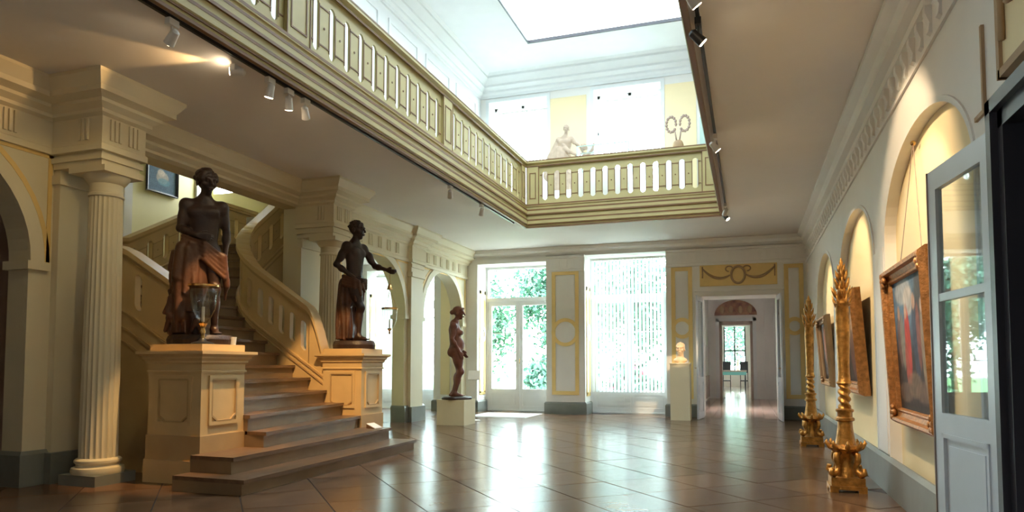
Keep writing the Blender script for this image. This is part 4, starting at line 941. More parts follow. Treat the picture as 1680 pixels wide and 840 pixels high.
# ------------------------------------------------------------------ lamps
t = thing('hurricane_goblet', (-6.22, 6.80, 1.64), 'glass hurricane goblet with brass rim and candle on the near pedestal', 'candle holder')
C0 = (-6.22, 6.80, 1.64)
G().lathe([(0.13, 0), (0.13, 0.015), (0.05, 0.04), (0.03, 0.07)], C0, 20).obj('foot', 'black_metal', t, smooth=40)
G().lathe([(0.025, 0.06), (0.022, 0.12), (0.035, 0.15), (0.022, 0.19), (0.04, 0.225), (0.055, 0.25), (0.03, 0.27)], C0, 16).obj('stem', 'brass', t, smooth=50)
G().lathe([(0.04, 0.25), (0.09, 0.32), (0.135, 0.42), (0.155, 0.55), (0.165, 0.70), (0.161, 0.70), (0.151, 0.55), (0.131, 0.42), (0.086, 0.325), (0.036, 0.257)], C0, 28).obj('glass_bowl', 'clear_glass', t, smooth=True)
G().lathe([(0.163, 0.69), (0.180, 0.695), (0.180, 0.715), (0.163, 0.72), (0.158, 0.705), (0.163, 0.69)], C0, 28).obj('rim', 'brass', t, smooth=40)
G().lathe([(0.018, 0.27), (0.018, 0.45), (0.004, 0.455)], C0, 12).obj('candle', 'candle_wax', t, smooth=40)
o = thing('blue_cup', (-6.13, 7.22, 1.64), 'small blue cup at the edge of the near pedestal', 'cup')
G().lathe([(0.035, 0), (0.04, 0.06), (0.045, 0.10), (0.04, 0.10), (0.036, 0.06), (0.03, 0.01)], (-6.13, 7.22, 1.64), 16).obj('cup_body', 'blue_white_paint', o, smooth=40)
hx, hy, hz = -5.875, 10.80, 2.96
t = thing('hanging_lantern', (hx, hy, 1.95), 'glass bowl lantern hanging from the hand of the far statue', 'lantern')
g = G().tube([(hx, hy, hz), (hx, hy, hz-0.17)], 0.005, 6)
for k in range(3):
    a = k*2*PI/3+0.4; g.tube([(hx, hy, hz-0.27), (hx+0.125*math.cos(a), hy+0.125*math.sin(a), 2.37)], 0.004, 5)
g.obj('chain', 'brass', t)
G().lathe([(0.006, 0.10), (0.03, 0.08), (0.055, 0.0), (0.05, 0.0), (0.02, 0.06)], (hx, hy, hz-0.27), 14).obj('smoke_bell', 'brass', t, smooth=50)
G().lathe([(0.125, 0), (0.143, 0.0), (0.143, 0.03), (0.125, 0.03), (0.125, 0)], (hx, hy, 2.345), 24).obj('ring', 'brass', t, smooth=40)
G().lathe([(0.128, 0.39), (0.13, 0.30), (0.12, 0.18), (0.08, 0.08), (0.03, 0.03), (0.026, 0.036), (0.075, 0.088), (0.115, 0.183), (0.125, 0.30), (0.124, 0.39)], (hx, hy, 1.97), 24).obj('glass_bowl', 'clear_glass', t, smooth=True)
G().lathe([(0.004, -0.06), (0.02, -0.03), (0.012, 0.0), (0.04, 0.03), (0.03, 0.05)], (hx, hy, 1.97), 14).obj('finial', 'brass', t, smooth=50)
G().lathe([(0.012, 0.05), (0.012, 0.2), (0.003, 0.21)], (hx, hy, 1.97), 10).obj('candle', 'candle_wax', t, smooth=50)
o = thing('card_holder', (-5.80, 10.18, 0.36), 'white card in a holder at the right end of the second step', 'card')
G().add([(-5.90, 10.10, 0.44), (-5.72, 10.06, 0.37), (-5.68, 10.24, 0.37), (-5.86, 10.28, 0.44), (-5.90, 10.10, 0.43), (-5.72, 10.06, 0.36), (-5.68, 10.24, 0.36), (-5.86, 10.28, 0.43)], [(0, 1, 2, 3), (7, 6, 5, 4), (0, 4, 5, 1), (1, 5, 6, 2), (2, 6, 7, 3), (3, 7, 4, 0)]).obj('card', 'paper', o)
G().add([(-5.90, 10.10, 0.43), (-5.86, 10.28, 0.43), (-5.86, 10.28, 0.36), (-5.90, 10.10, 0.36), (-5.72, 10.06, 0.36), (-5.68, 10.24, 0.36)], [(0, 1, 2, 3), (0, 3, 4), (1, 5, 2), (3, 2, 5, 4)]).obj('wedge', 'tread_wood', o)
o = thing('doormat', (-6.3, 18.3, 0), 'pale doormat in front of the left garden doors', 'mat')
G().box(-7.15, -5.55, 17.5, 19.0, 0.001, 0.014).obj('mat_body', 'mat_grey', o); G().box(-7.19, -5.51, 17.46, 19.04, 0.001, 0.008).obj('mat_border', 'white_metal', o)
o = thing('info_stand', (-6.47, 16.3, 0), 'slim stand with a white card behind the nude statue', 'stand')
G().lathe([(0.14, 0), (0.14, 0.015), (0.02, 0.03), (0.014, 0.06), (0.014, 1.02)], (-6.47, 16.3, 0), 14).obj('pole', 'white_metal', o, smooth=40)
G().add([(-6.61, 16.18, 1.02), (-6.32, 16.23, 1.02), (-6.35, 16.36, 1.24), (-6.64, 16.31, 1.24), (-6.61, 16.19, 1.01), (-6.32, 16.24, 1.01), (-6.35, 16.37, 1.23), (-6.64, 16.32, 1.23)], [(0, 1, 2, 3), (7, 6, 5, 4), (0, 4, 5, 1), (1, 5, 6, 2), (2, 6, 7, 3), (3, 7, 4, 0)]).obj('card', 'paper', o)

# ------------------------------------------------------------------ gilded torcheres
def torchere(x, y, label):
    t = thing('gilded_torchere', (0, 0, 0), label, 'torchere', 'gilded torcheres along the right wall')
    G().box(-0.185, 0.185, -0.185, 0.185, 0.03, 0.07).box(-0.17, 0.17, -0.17, 0.17, 0.07, 0.16).box(-0.185, -0.10, -0.185, -0.10, 0, 0.03).box(0.10, 0.185, -0.185, -0.10, 0, 0.03).box(0.10, 0.185, 0.10, 0.185, 0, 0.03).box(-0.185, -0.10, 0.10, 0.185, 0, 0.03).obj('base', 'gilt', t)
    G().lathe([(0.12, 0.16), (0.10, 0.22), (0.075, 0.32), (0.10, 0.42), (0.15, 0.45), (0.165, 0.47), (0.15, 0.50), (0.10, 0.51)], n=16, mod=lambda a, z: 1+0.10*math.cos(4*a)).obj('pedestal_body', 'gilt', t, smooth=50)
    for k in range(4):
        a = PI/4+k*PI/2; ca, sa = math.cos(a), math.sin(a)
        pr = [(0.10, 0.43), (0.15, 0.40), (0.155, 0.34), (0.125, 0.28), (0.14, 0.22), (0.20, 0.19), (0.235, 0.21), (0.225, 0.25), (0.195, 0.245)]
        G().tube([(r_*ca, r_*sa, z) for r_, z in pr], [0.03, 0.035, 0.035, 0.03, 0.032, 0.036, 0.032, 0.026, 0.016], 7).obj('scroll_foot', 'gilt', t, smooth=True)
    for k in range(8):
        a = k*PI/4; ca, sa = math.cos(a), math.sin(a)
        G().tube([(0.10*ca, 0.10*sa, 0.44), (0.165*ca, 0.165*sa, 0.48), (0.20*ca, 0.20*sa, 0.53), (0.19*ca, 0.19*sa, 0.56)], [0.03, 0.03, 0.02, 0.005], 6).obj('acanthus_leaf', 'gilt', t, smooth=True)
    G().lathe([(0.105, 0.50), (0.095, 0.56), (0.078, 0.68), (0.072, 0.76), (0.095, 0.775), (0.095, 0.80), (0.075, 0.815), (0.075, 0.86), (0.09, 0.875), (0.09, 0.895), (0.06, 0.91)], n=20, mod=lambda a, z: 1+0.05*math.cos(6*a)).obj('lower_stem', 'gilt', t, smooth=50)
    tw = []
    for i in range(33): tw.append((0.058, 0.90+0.28*i/32))
    G().lathe(tw, n=20, mod=lambda a, z: 1+0.20*math.sin(2*a+(z-0.9)*2*PI/0.085*1.0)).obj('twisted_stem', 'gilt', t, smooth=True)
    G().lathe([(0.065, 1.17), (0.082, 1.19), (0.066, 1.22), (0.060, 1.30), (0.068, 1.60), (0.075, 1.90), (0.066, 2.06), (0.085, 2.08), (0.06, 2.11)], n=22).obj('upper_shaft', 'gilt', t, smooth=50)
    for zz, rr, n, h in ((2.05, 0.085, 6, 0.12), (2.16, 0.095, 6, 0.11), (2.26, 0.072, 6, 0.11), (2.36, 0.052, 5, 0.10), (2.45, 0.032, 4, 0.08)):
        for k in range(n):
            a = k*2*PI/n+zz*3; ca, sa = math.cos(a), math.sin(a)
            G().tube([(0.3*rr*ca, 0.3*rr*sa, zz-0.03), (0.75*rr*ca, 0.75*rr*sa, zz+h*0.15), (rr*ca, rr*sa, zz+h*0.55), (1.22*rr*ca, 1.22*rr*sa, zz+h*1.05)], [0.018, 0.022, 0.016, 0.003], 6).obj('crown_leaf', 'gilt', t, smooth=True)
    G().lathe([(0.05, 2.08), (0.055, 2.2), (0.035, 2.35), (0.03, 2.48), (0.018, 2.52), (0.022, 2.545), (0.003, 2.60)], n=12).obj('crown_core', 'gilt', t, smooth=50)
    t.location = (x, y, 0); return t
torchere(1.01, 8.65, 'nearer gilded torchere between the two larger paintings')
torchere(1.01, 13.2, 'farther gilded torchere near the far end of the right wall')

# ------------------------------------------------------------------ paintings
def vcol_mat():
    m = bpy.data.materials.new('oil_canvas'); m.use_nodes = True; nt = m.node_tree; b = nt.nodes['Principled BSDF']
    a = nt.nodes.new('ShaderNodeVertexColor'); a.layer_name = 'Paint'; nt.links.new(a.outputs[0], b.inputs['Base Color']); b.inputs['Specular IOR Level'].default_value = 0.15; b.inputs['Roughness'].default_value = 0.62
    MATS['oil_canvas'] = m
vcol_mat()
def canvas(wd, ht, fn, parent, y, nx=70, nz=54):
    v = []; cols = []
    for j in range(nz+1):
        for i in range(nx+1):
            v.append((-wd/2+wd*i/nx, y, ht*j/nz)); cols.append(fn(i/nx, j/nz))
    f = [(j*(nx+1)+i, j*(nx+1)+i+1, (j+1)*(nx+1)+i+1, (j+1)*(nx+1)+i) for j in range(nz) for i in range(nx)]
    me = bpy.data.meshes.new('canvas'); me.from_pydata(v, [], f); at = me.color_attributes.new('Paint', 'FLOAT_COLOR', 'POINT')
    at.data.foreach_set('color', [q for c in cols for q in (c[0], c[1], c[2], 1)])
    return place(me, 'canvas', 'oil_canvas', parent)
def painter(bg, blobs, seed):
    r2 = np.random.default_rng(seed); ph = r2.uniform(0, 6, 8)
    def fn(u, v):
        c = np.array(bg(u, v)); 
        for (x, z, sx, sz, col, al) in blobs:
            d = ((u-x)/sx)**2+((v-z)/sz)**2
            if d < 1.6: c = c+(np.array(col)-c)*al*max(0, min(1, (1.35-d)*2.2))
        n = 0.12*(math.sin(37*u+ph[0]+5*math.sin(13*v))*math.sin(31*v+ph[1]+4*math.sin(17*u)))
        return np.clip(c*(1+n*1.6), 0.003, 1)
    return fn
def picture(name, loc, rz, wd, ht, fw, fd, fn, label, lean=0.0, framemat='gilt_frame', ornaments=True, mount=None):
    t = thing(name, (0, 0, 0), label, 'painting')
    path = [(-wd/2, 0), (-wd/2, ht), (wd/2, ht), (wd/2, 0)]
    prof = [(0, -0.0), (0, -fd*0.55), (fw*0.12, -fd*0.8), (fw*0.25, -fd), (fw*0.42, -fd*0.95), (fw*0.5, -fd*0.6), (fw*0.75, -fd*0.45), (fw*0.86, -fd*0.55), (fw*0.94, -fd*0.5), (fw, -fd*0.25), (fw, 0)]
    names = ('left', 'top', 'right', 'bottom')
    for i in range(4):       # four mitred mouldings
        a, b = Vector(path[i]), Vector(path[(i+1) % 4]); d = (b-a).normalized(); nr = Vector((d.y, -d.x))
        v = []
        for q, e in ((a, d), (b, -d)):
            for o, y in prof: v.append((q.x+nr.x*o+e.x*o, y, q.y+nr.y*o+e.y*o))
        n = len(prof); f = [(k, k+1, n+k+1, n+k) for k in range(n-1)]+[tuple(range(n)), tuple(range(n, 2*n))[::-1]]
        G().add(v, f).obj('frame_moulding', framemat, t)
    if ornaments:
        for sx in (-1, 1):
            for z0, s in ((0, 1), (ht, -1)):
                g = G()
                for k in range(5):
                    g.ball((sx*(wd/2-fw*0.4-(k % 3)*0.05), -fd*0.85, z0+s*(fw*0.4+(k//2)*0.05)), (0.04, 0.025, 0.035), 7, 5)
                g.obj('corner_ornament', framemat, t, smooth=True)
    cv = canvas(wd-2*fw+0.02, ht-2*fw+0.02, fn, t, -fd*0.22); cv.location = (0, 0, fw-0.01)
    t.location = loc; t.rotation_euler = (lean, 0, rz); return t
def bg1(u, v):
    sky = np.array((0.13, 0.22, 0.33)); dk = np.array((0.05, 0.035, 0.03)); k = min(1, max(0, (v-0.42)*3.2)); k *= 1-0.75*max(0, min(1, (u-0.45)*3)); return dk+(sky-dk)*k
blobs1 = [(0.30, 0.90, 0.22, 0.09, (0.55, 0.52, 0.48), 0.5), (0.44, 0.82, 0.13, 0.10, (0.62, 0.56, 0.50), 0.6), (0.78, 0.75, 0.16, 0.3, (0.07, 0.055, 0.045), 0.7),
          (0.14, 0.55, 0.07, 0.20, (0.20, 0.12, 0.10), 0.8), (0.14, 0.75, 0.035, 0.05, (0.5, 0.33, 0.24), 0.9), (0.22, 0.53, 0.06, 0.2, (0.28, 0.25, 0.20), 0.7), (0.36, 0.50, 0.075, 0.27, (0.50, 0.06, 0.045), 0.95), (0.34, 0.74, 0.035, 0.05, (0.55, 0.36, 0.27), 0.9), (0.30, 0.36, 0.05, 0.16, (0.42, 0.08, 0.05), 0.8),
          (0.58, 0.52, 0.08, 0.28, (0.05, 0.06, 0.10), 0.8), (0.58, 0.80, 0.04, 0.055, (0.5, 0.32, 0.24), 0.9), (0.66, 0.55, 0.05, 0.22, (0.33, 0.10, 0.07), 0.6), (0.78, 0.45, 0.07, 0.3, (0.36, 0.27, 0.19), 0.7), (0.77, 0.76, 0.035, 0.05, (0.5, 0.34, 0.26), 0.8), (0.9, 0.4, 0.06, 0.3, (0.10, 0.08, 0.09), 0.7), (0.46, 0.2, 0.18, 0.09, (0.25, 0.17, 0.11), 0.6), (0.7, 0.15, 0.22, 0.07, (0.22, 0.14, 0.10), 0.6), (0.2, 0.14, 0.18, 0.07, (0.20, 0.12, 0.08), 0.6)]
picture('large_painting', (1.51, 7.33, 0.80), R(-90), 1.82, 1.58, 0.16, 0.12, painter(bg1, blobs1, 1), 'large gilt-framed figure painting with a red robe under blue sky', lean=R(2.6))
def bg2(u, v): return np.array((0.05, 0.03, 0.02))+np.array((0.22, 0.13, 0.07))*max(0, 1-((u-0.5)**2+(v-0.6)**2)*6)
blobs2 = [(0.5, 0.72, 0.12, 0.14, (0.5, 0.33, 0.22), 0.8), (0.5, 0.35, 0.25, 0.3, (0.16, 0.06, 0.04), 0.8)]
picture('gilt_framed_painting', (1.53, 11.2, 0.98), R(-90), 1.75, 1.46, 0.17, 0.14, painter(bg2, blobs2, 2), 'dark painting in a carved gilt frame behind the nearer torchere', lean=R(4))
blobs3 = [(0.4, 0.6, 0.15, 0.3, (0.30, 0.10, 0.06), 0.8), (0.65, 0.55, 0.12, 0.25, (0.12, 0.14, 0.2), 0.8)]
picture('small_framed_painting', (1.53, 14.9, 0.98), R(-90), 1.7, 1.35, 0.13, 0.12, painter(bg2, blobs3, 3), 'dark framed painting behind the farther torchere', lean=R(4), framemat='relief_brown')
def bg4(u, v): return np.array((0.07, 0.12, 0.17))
blobs4 = [(0.5, 0.50, 0.20, 0.20, (0.42, 0.36, 0.28), 0.8), (0.45, 0.65, 0.12, 0.12, (0.55, 0.45, 0.36), 0.8), (0.55, 0.36, 0.2, 0.12, (0.10, 0.22, 0.26), 0.8)]
picture('portrait_on_stairs', (-11.98, 11.80, 5.07), R(90), 0.86, 0.72, 0.05, 0.05, painter(bg4, blobs4, 4), 'blue toned portrait in a black frame on the stair wall', framemat='dark_frame', ornaments=False)
# hanging wire of the large painting
w_ = thing('picture_wire', (1.49, 7.3, 2.4), 'thin wire hanging the large painting from the niche crown', 'wire')
G().tube([(1.45, 7.80, 2.40), (1.49, 7.3, 3.46), (1.45, 6.90, 2.40)], 0.004, 5).obj('wire', 'dado_wood', w_); G().ball((1.49, 7.3, 3.46), 0.025, 8, 6).obj('hook', 'brass', w_)

# ------------------------------------------------------------------ open glazed leaf on the right
t = thing('glazed_door_leaf', (0, 0, 0), 'blue-white glazed door leaf standing open against the right wall', 'door')
W, Hh = 0.97, 2.79; st = 0.13
G().box(0, st, -0.022, 0.022, 0.01, Hh).box(W-st, W, -0.022, 0.022, 0.01, Hh).box(st, W-st, -0.022, 0.022, Hh-0.15, Hh).box(st, W-st, -0.022, 0.022, 0.92, 1.06).box(st, W-st, -0.022, 0.022, 0.01, 0.2).box(st, W-st, -0.018, 0.018, 1.84, 1.895).obj('leaf_frame', 'blue_white_paint', t)
G().box(st, W-st, -0.010, 0.010, 0.2, 0.92).obj('panel', 'blue_white_paint', t)
pm = G()
for q in ((st, st+0.03, 0.2, 0.92), (W-st-0.03, W-st, 0.2, 0.92), (st, W-st, 0.2, 0.23), (st, W-st, 0.89, 0.92)): pm.box(q[0], q[1], -0.03, 0.03, q[2], q[3])
pm.obj('panel_moulding', 'blue_white_paint', t)
G().box(st+0.08, W-st-0.08, -0.017, 0.017, 0.28, 0.84).obj('raised_field', 'blue_white_paint', t)
G().box(st, W-st, -0.003, 0.003, 1.06, 1.84).obj('pane', 'door_glass', t); G().box(st, W-st, -0.003, 0.003, 1.895, Hh-0.15).obj('pane', 'door_glass', t)
G().box(W, W+0.012, -0.03, 0.03, 0.01, Hh).obj('meeting_bead', 'dado_wood', t)
for z in (0.35, 1.45, 2.45): G().lathe([(0.012, 0), (0.012, 0.1)], (-0.012, 0.0, z), 8).obj('hinge', 'brass', t, smooth=40)
t.location = (1.40, 4.80, 0); t.rotation_euler = (0, 0, math.atan2(5.75-4.80, 1.285-1.40))

# ------------------------------------------------------------------ enfilade behind the far doorway
e = G()
e.box(-1.75, -1.55, 20.2, 22.0, 0, 4.4).box(-1.75, -1.55, 22.0, 22.2, 0, 4.4).box(-1.75, -1.55, 22.2, 24.0, 0, 0.9).box(-1.75, -1.55, 22.2, 24.0, 3.2, 4.4).box(-1.75, -1.55, 24.0, 26.5, 0, 4.4).box(-1.75, -1.55, 26.5, 28.5, 0, 4.4).box(-1.75, -1.55, 28.5, 30.0, 0, 4.4)
e.box(1.35, 1.55, 20.2, 30.0, 0, 4.4)
e.box(-1.75, -1.12, 30.0, 30.4, 0, 4.4).box(0.18, 1.55, 30.0, 30.4, 0, 4.4).box(-1.12, 0.18, 30.0, 30.4, 3.15, 4.4)
e.box(-2.95, -2.75, 30.4, 34.0, 0, 4.4).box(-2.95, -2.75, 34.0, 38.0, 3.4, 4.4).box(-2.95, -2.75, 34.0, 38.0, 0, 0.9).box(-2.95, -2.75, 38.0, 46.0, 0, 4.4).box(1.35, 1.55, 30.4, 46.0, 0, 4.4)
e.box(-2.95, -1.45, 46.0, 46.3, 0, 4.4).box(-0.15, 1.55, 46.0, 46.3, 0, 4.4).box(-1.45, -0.15, 46.0, 46.3, 0, 0.75).box(-1.45, -0.15, 46.0, 46.3, 3.75, 4.4).box(-2.95, -1.75, 30.2, 30.4, 0, 4.4)
enf = e.obj('wall_enfilade', 'white_plaster', kind='structure')
G().box(-1.75, 1.55, 20.2, 30.2, 4.3, 4.5).box(-2.95, 1.55, 30.2, 46.3, 4.3, 4.5).obj('ceiling_enfilade', 'ceiling_plaster', kind='structure')
ef = G().box(-1.75, 1.55, 20.2, 30.2, -0.1, -0.004).box(-2.95, 1.55, 30.2, 46.3, -0.1, -0.004).box(-1.14, 0.71, 19.2, 20.2, -0.1, -0.002).obj('floor_enfilade', 'grout', kind='structure')
pk = G().box(-0.156, 0.156, -0.62, 0.62, -0.02, 0).mesh('parquet_board'); pk.materials.append(MATS['parquet'])
for j in range(9):
    for i in range(10):
        o = bpy.data.objects.new('parquet_board', pk); COL.objects.link(o); o.parent = ef; o.location = (-1.55+0.16+i*0.32, 20.2-1.0+0.63+j*1.25+(0.4 if i % 2 else 0), 0)
G().box(-2.9, 1.4, 30.5, 46.0, -0.004, 0).obj('polished_floor', 'parquet', ef)
for s, x in ((1, -1.55), (-1, 1.35)):
    for k in range(4):
        y0 = 20.5+k*2.4; a, b = (x, x+0.03) if s > 0 else (x-0.03, x)
        G().box(a, b, y0, y0+2.2, 0.1, 0.95).obj('dado_panel', 'dado_wood' if s > 0 else 'white_paint', enf)
G().box(-1.26, -1.12, 29.93, 30.0, 0, 3.28).box(0.18, 0.32, 29.93, 30.0, 0, 3.28).box(-1.26, 0.32, 29.93, 30.0, 3.15, 3.28).obj('inner_architrave', 'white_paint', enf)
G().box(-1.12, -1.02, 30.0, 30.4, 0, 3.15).box(0.08, 0.18, 30.0, 30.4, 0, 3.15).box(-1.12, 0.18, 30.0, 30.4, 3.0, 3.15).obj('inner_door_lining', 'dado_wood', enf)
G().prism([(-1.30, 3.40)]+[(0.36, 3.40)]+arc(-0.47, 3.40, 0.83, 0, 180, 20, ry=0.62), xz, 29.96, 30.0).obj('lunette', 'lunette_red', enf)
for k in range(4): G().ball((-1.0+k*0.36, 29.96, 3.62), (0.09, 0.02, 0.16), 8, 6).obj('lunette_motif', 'relief_brown', enf, smooth=True)
for x in (0.62, 1.0): G().box(x, x+0.16, 29.9, 30.0, 0, 4.0).obj('enfilade_pilaster', 'white_plaster', enf)
wd = G().box(-1.45, -1.38, 46.05, 46.15, 0.75, 3.75).box(-0.22, -0.15, 46.05, 46.15, 0.75, 3.75).box(-0.84, -0.76, 46.05, 46.15, 0.75, 3.75).box(-1.45, -0.15, 46.05, 46.15, 2.2, 2.28).obj('window_6', 'dark_frame', kind='structure')
G().box(-1.38, -0.22, 46.09, 46.1, 0.75, 3.75).obj('pane', 'pane_glass', wd)
t = thing('enfilade_table', (-0.8, 41.0, 0), 'narrow table with teal cloth at the end of the room sequence', 'table')
G().box(-1.5, -0.1, 40.6, 41.4, 0.98, 1.06).obj('tabletop', 'dado_wood', t); G().box(-1.48, -0.12, 40.62, 41.38, 0.80, 0.98).obj('apron', 'teal_cloth', t)
for x in (-1.42, -0.18):
    for y in (40.7, 41.3): G().lathe([(0.04, 0), (0.05, 0.4), (0.035, 0.8)], (x, y, 0), 8).obj('leg', 'dark_frame', t)
for k, x in enumerate((-1.2, -0.25)):
    o = thing('dark_chair', (x, 42.4, 0), ('left' if k == 0 else 'right')+' dark chair behind the distant table', 'chair', 'chairs at the end of the room sequence')
    G().box(x-0.22, x+0.22, 42.2, 42.6, 0.42, 0.48).obj('seat', 'dark_frame', o); G().box(x-0.22, x+0.22, 42.56, 42.6, 0.9, 1.55).obj('backrest', 'dark_frame', o)
    for dx in (-0.2, 0.2):
        G().box(x+dx-0.02, x+dx+0.02, 42.2, 42.24, 0, 0.42).obj('leg', 'dark_frame', o); G().box(x+dx-0.02, x+dx+0.02, 42.56, 42.6, 0, 0.95).obj('leg', 'dark_frame', o)
# door leaves of the far doorway, folded into the room
def leaf(x, y, ang, label, wd=0.80, glazed=True):
    t = thing('double_door_leaf', (0, 0, 0), label, 'door', 'leaves of the far doorway')
    st = 0.10; H_ = 3.15
    G().box(0, st, -0.02, 0.02, 0.01, H_).box(wd-st, wd, -0.02, 0.02, 0.01, H_).box(st, wd-st, -0.02, 0.02, H_-0.12, H_).box(st, wd-st, -0.02, 0.02, 0.95, 1.07).box(st, wd-st, -0.02, 0.02, 0.01, 0.18).obj('leaf_frame', 'blue_white_paint', t)
    G().box(st, wd-st, -0.008, 0.008, 0.18, 0.95).obj('lower_panel', 'blue_white_paint', t); G().box(st+0.05, wd-st-0.05, -0.02, 0.02, 0.25, 0.88).obj('raised_field', 'blue_white_paint', t)
    G().box(st, wd-st, -0.003, 0.003, 1.07, H_-0.12).obj('pane', 'door_glass', t)
    G().tube([(wd-0.05, -0.02, 1.30), (wd-0.05, -0.07, 1.30), (wd-0.16, -0.07, 1.30)], 0.01, 6).obj('handle', 'brass', t)
    t.location = (x, y, 0); t.rotation_euler = (0, 0, ang)
leaf(-1.13, 19.1, R(-97), 'left open leaf of the far double doorway beside the bust')
leaf(0.72, 19.1, R(-86), 'right open glazed leaf of the far double doorway')

# ------------------------------------------------------------------ track lights
def track(x, y0, y1, label):
    t = thing('light_track', (x, y0, CEIL-0.03), label, 'track')
    G().box(x-0.018, x+0.018, y0, y1, CEIL-0.035, CEIL).obj('rail', 'black_metal', t)
    G().box(x-0.022, x+0.022, y0-0.03, y0, CEIL-0.04, CEIL).box(x-0.022, x+0.022, y1, y1+0.03, CEIL-0.04, CEIL).obj('end_cap', 'black_metal', t)
def lamp_head(x, y, z, target, label, energy, angle, lit=True, mat='white_metal', col=(1, 0.74, 0.45)):
    t = thing('track_spotlight', (x, y, CEIL), label, 'spotlight', 'track spotlights under the gallery')
    p = Vector((x, y, z)); d = (Vector(target)-p).normalized()
    G().box(x-0.03, x+0.03, y-0.06, y+0.06, CEIL-0.10, CEIL-0.035).obj('adapter', mat, t)
    G().tube([(x, y, CEIL-0.10), (x, y, z+0.05)], 0.012, 8).obj('stem', mat, t)
    cn = G().tube([p-d*0.10, p-d*0.08, p-d*0.02, p+d*0.06], [0.02, 0.042, 0.045, 0.052], 14).obj('lamp_can', mat, t, smooth=40)
    G().tube([p+d*0.061, p+d*0.064], 0.043, 14).obj('lens', 'lamp_glow' if lit else 'paper', cn)
    if energy: spot('track_spot', p+d*0.08, target, energy, angle, col=col)
track(-5.16, 4.2, 15.4, 'black light track under the left gallery edge')
track(-0.40, 4.5, 15.6, 'black light track under the right gallery edge')
SW = (1.0, 0.60, 0.24)
lamp_head(-5.16, 5.15, 4.50, (-7.7, 5.9, 2.4), 'first track spotlight from the left edge, white and angled', 26, 66, col=(1.0, 0.74, 0.30))
lamp_head(-5.16, 6.60, 4.52, (-6.35, 6.95, 0.9), 'track spotlight at the head of the lit trio above the stair foot', 430, 34, col=SW)
lamp_head(-5.16, 6.95, 4.50, (-6.3, 8.6, 0.6), 'bright middle track spotlight of the lit trio', 170, 50, col=SW)
lamp_head(-5.16, 7.28, 4.50, (-6.6, 10.3, 1.1), 'brightest track spotlight at the right of the lit trio', 520, 28, col=SW)
lamp_head(-5.16, 11.75, 4.52, (-6.45, 15.0, 1.2), 'small track spotlight above the far pedestal statue', 30, 34)
lamp_head(-5.16, 13.35, 4.52, (-6.5, 15.2, 1.6), 'small track spotlight nearest the corner of the well', 20, 40)
lamp_head(-0.40, 6.05, 4.52, (1.5, 7.4, 1.9), 'right-hand track spotlight aimed at the large painting', 260, 52, col=(1, 0.80, 0.56))
lamp_head(-0.40, 6.75, 4.50, (1.5, 7.4, 2.6), 'second right-hand track spotlight above the large painting', 150, 70, mat='black_metal')
lamp_head(-0.40, 10.3, 4.50, (1.5, 11.2, 2.2), 'right-hand track spotlight aimed at the gilt-framed painting', 280, 50)
lamp_head(-0.40, 14.85, 4.50, (-1.62, 18.2, 1.75), 'track spotlight at the well corner aimed at the bust', 700, 13)
lamp_head(-0.40, 15.35, 4.50, (1.5, 14.9, 2.2), 'track spotlight at the well corner aimed at the farthest painting', 240, 44, mat='black_metal')
# grazing beams the fittings throw along the ceilings
lamp_head(-5.30, 6.20, 4.62, (-8.2, 4.4, 4.55), 'track spotlight grazing the ceiling towards the near column', 45, 46, col=SW)

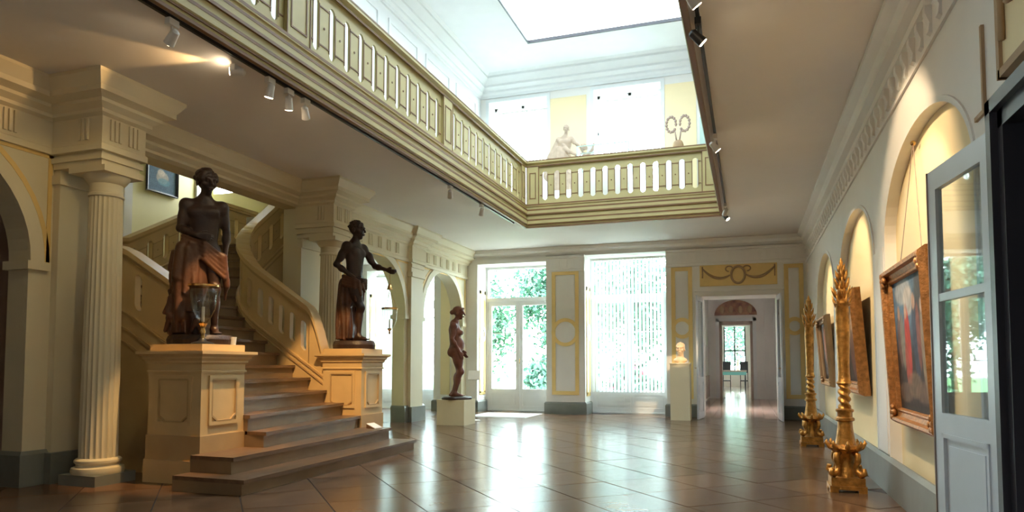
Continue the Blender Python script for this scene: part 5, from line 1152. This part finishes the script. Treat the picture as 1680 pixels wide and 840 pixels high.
# ------------------------------------------------------------------ garden outside
G().box(-60, 60, 20.2, 90, -0.30, -0.12).obj('ground_garden', 'gravel', kind='structure')
G().box(-60, -3.2, 29, 80, -0.12, -0.10).obj('lawn', 'grass', kind='structure')
def tree(x, y, h, r, mat, label, cat='tree', n=2600, flowers=0):
    t = thing('garden_tree' if cat == 'tree' else 'garden_shrub', (x, y, -0.12), label, cat)
    th = h*0.12 if cat == 'tree' else h*0.1
    G().tube([(x, y, -0.12), (x+0.05, y, th), (x, y+0.05, h*0.7)], [0.16, 0.11, 0.04] if cat == 'tree' else [0.05, 0.04, 0.02], 8).obj('trunk', 'bark', t, smooth=True)
    ct = rng.normal(0, 1, (24, 3)); ct /= np.linalg.norm(ct, axis=1)[:, None]; ct *= rng.uniform(0.35, 0.9, (24, 1))
    c = ct[rng.integers(0, 24, n)]+rng.normal(0, 0.2, (n, 3)); zc = th+(h-th)*0.5; P = np.array((x, y, zc))+c*np.array((r, r, (h-th)*0.5))
    P = P[P[:, 2] > 0.0]; n = len(P)
    a = rng.normal(0, 1, (n, 3)); a /= np.linalg.norm(a, axis=1)[:, None]; b = np.cross(a, rng.normal(0, 1, (n, 3))); b /= np.linalg.norm(b, axis=1)[:, None]
    s = rng.uniform(0.10, 0.19, (n, 1)); V = np.stack([P-a*s, P+b*s*0.5, P+a*s, P-b*s*0.5], 1)
    k = n-flowers
    for nm, sl, m in (('foliage', slice(0, k), mat), ('blossom', slice(k, n), 'blossom')):
        q = V[sl].reshape(-1, 3)
        if not len(q): continue
        g = G(); g.v = q.tolist(); g.f = [(4*i, 4*i+1, 4*i+2, 4*i+3) for i in range(len(q)//4)]
        g.obj(nm, m, t, fix=False, kind='stuff')
TR = [(-12.2, 31.5, 8.5, 2.0, 'leaf1', 'round green tree at the left of the left garden doors'), (-10.0, 36.5, 9.5, 2.2, 'leaf0', 'dark green tree seen through the right leaf of the left garden doors'),
      (-7.0, 31.0, 8.0, 1.7, 'leaf1', 'light green tree at the left behind the slatted blind'), (-5.4, 37.0, 9.0, 1.9, 'leaf0', 'dark tree at the right behind the slatted blind'),
      (-17.6, 31.0, 7.5, 2.2, 'leaf2', 'tree outside the arcade window'), (-0.8, 55, 7.0, 3.0, 'leaf1', 'distant tree framed by the last window')]
for x, y, h, r_, m, lb in TR: tree(x, y, h, r_, m, lb, n=6500)
tree(-8.2, 28.5, 1.6, 0.9, 'leaf0', 'dark green shrub low in the left garden doors', 'shrub', 1300)
tree(-4.7, 28.4, 1.6, 0.9, 'leaf2', 'flowering shrub seen through the slatted blind', 'shrub', 1300, 140)
tree(-3.3, 24.4, 0.9, 0.7, 'leaf2', 'low shrub just outside the blind', 'shrub', 900)
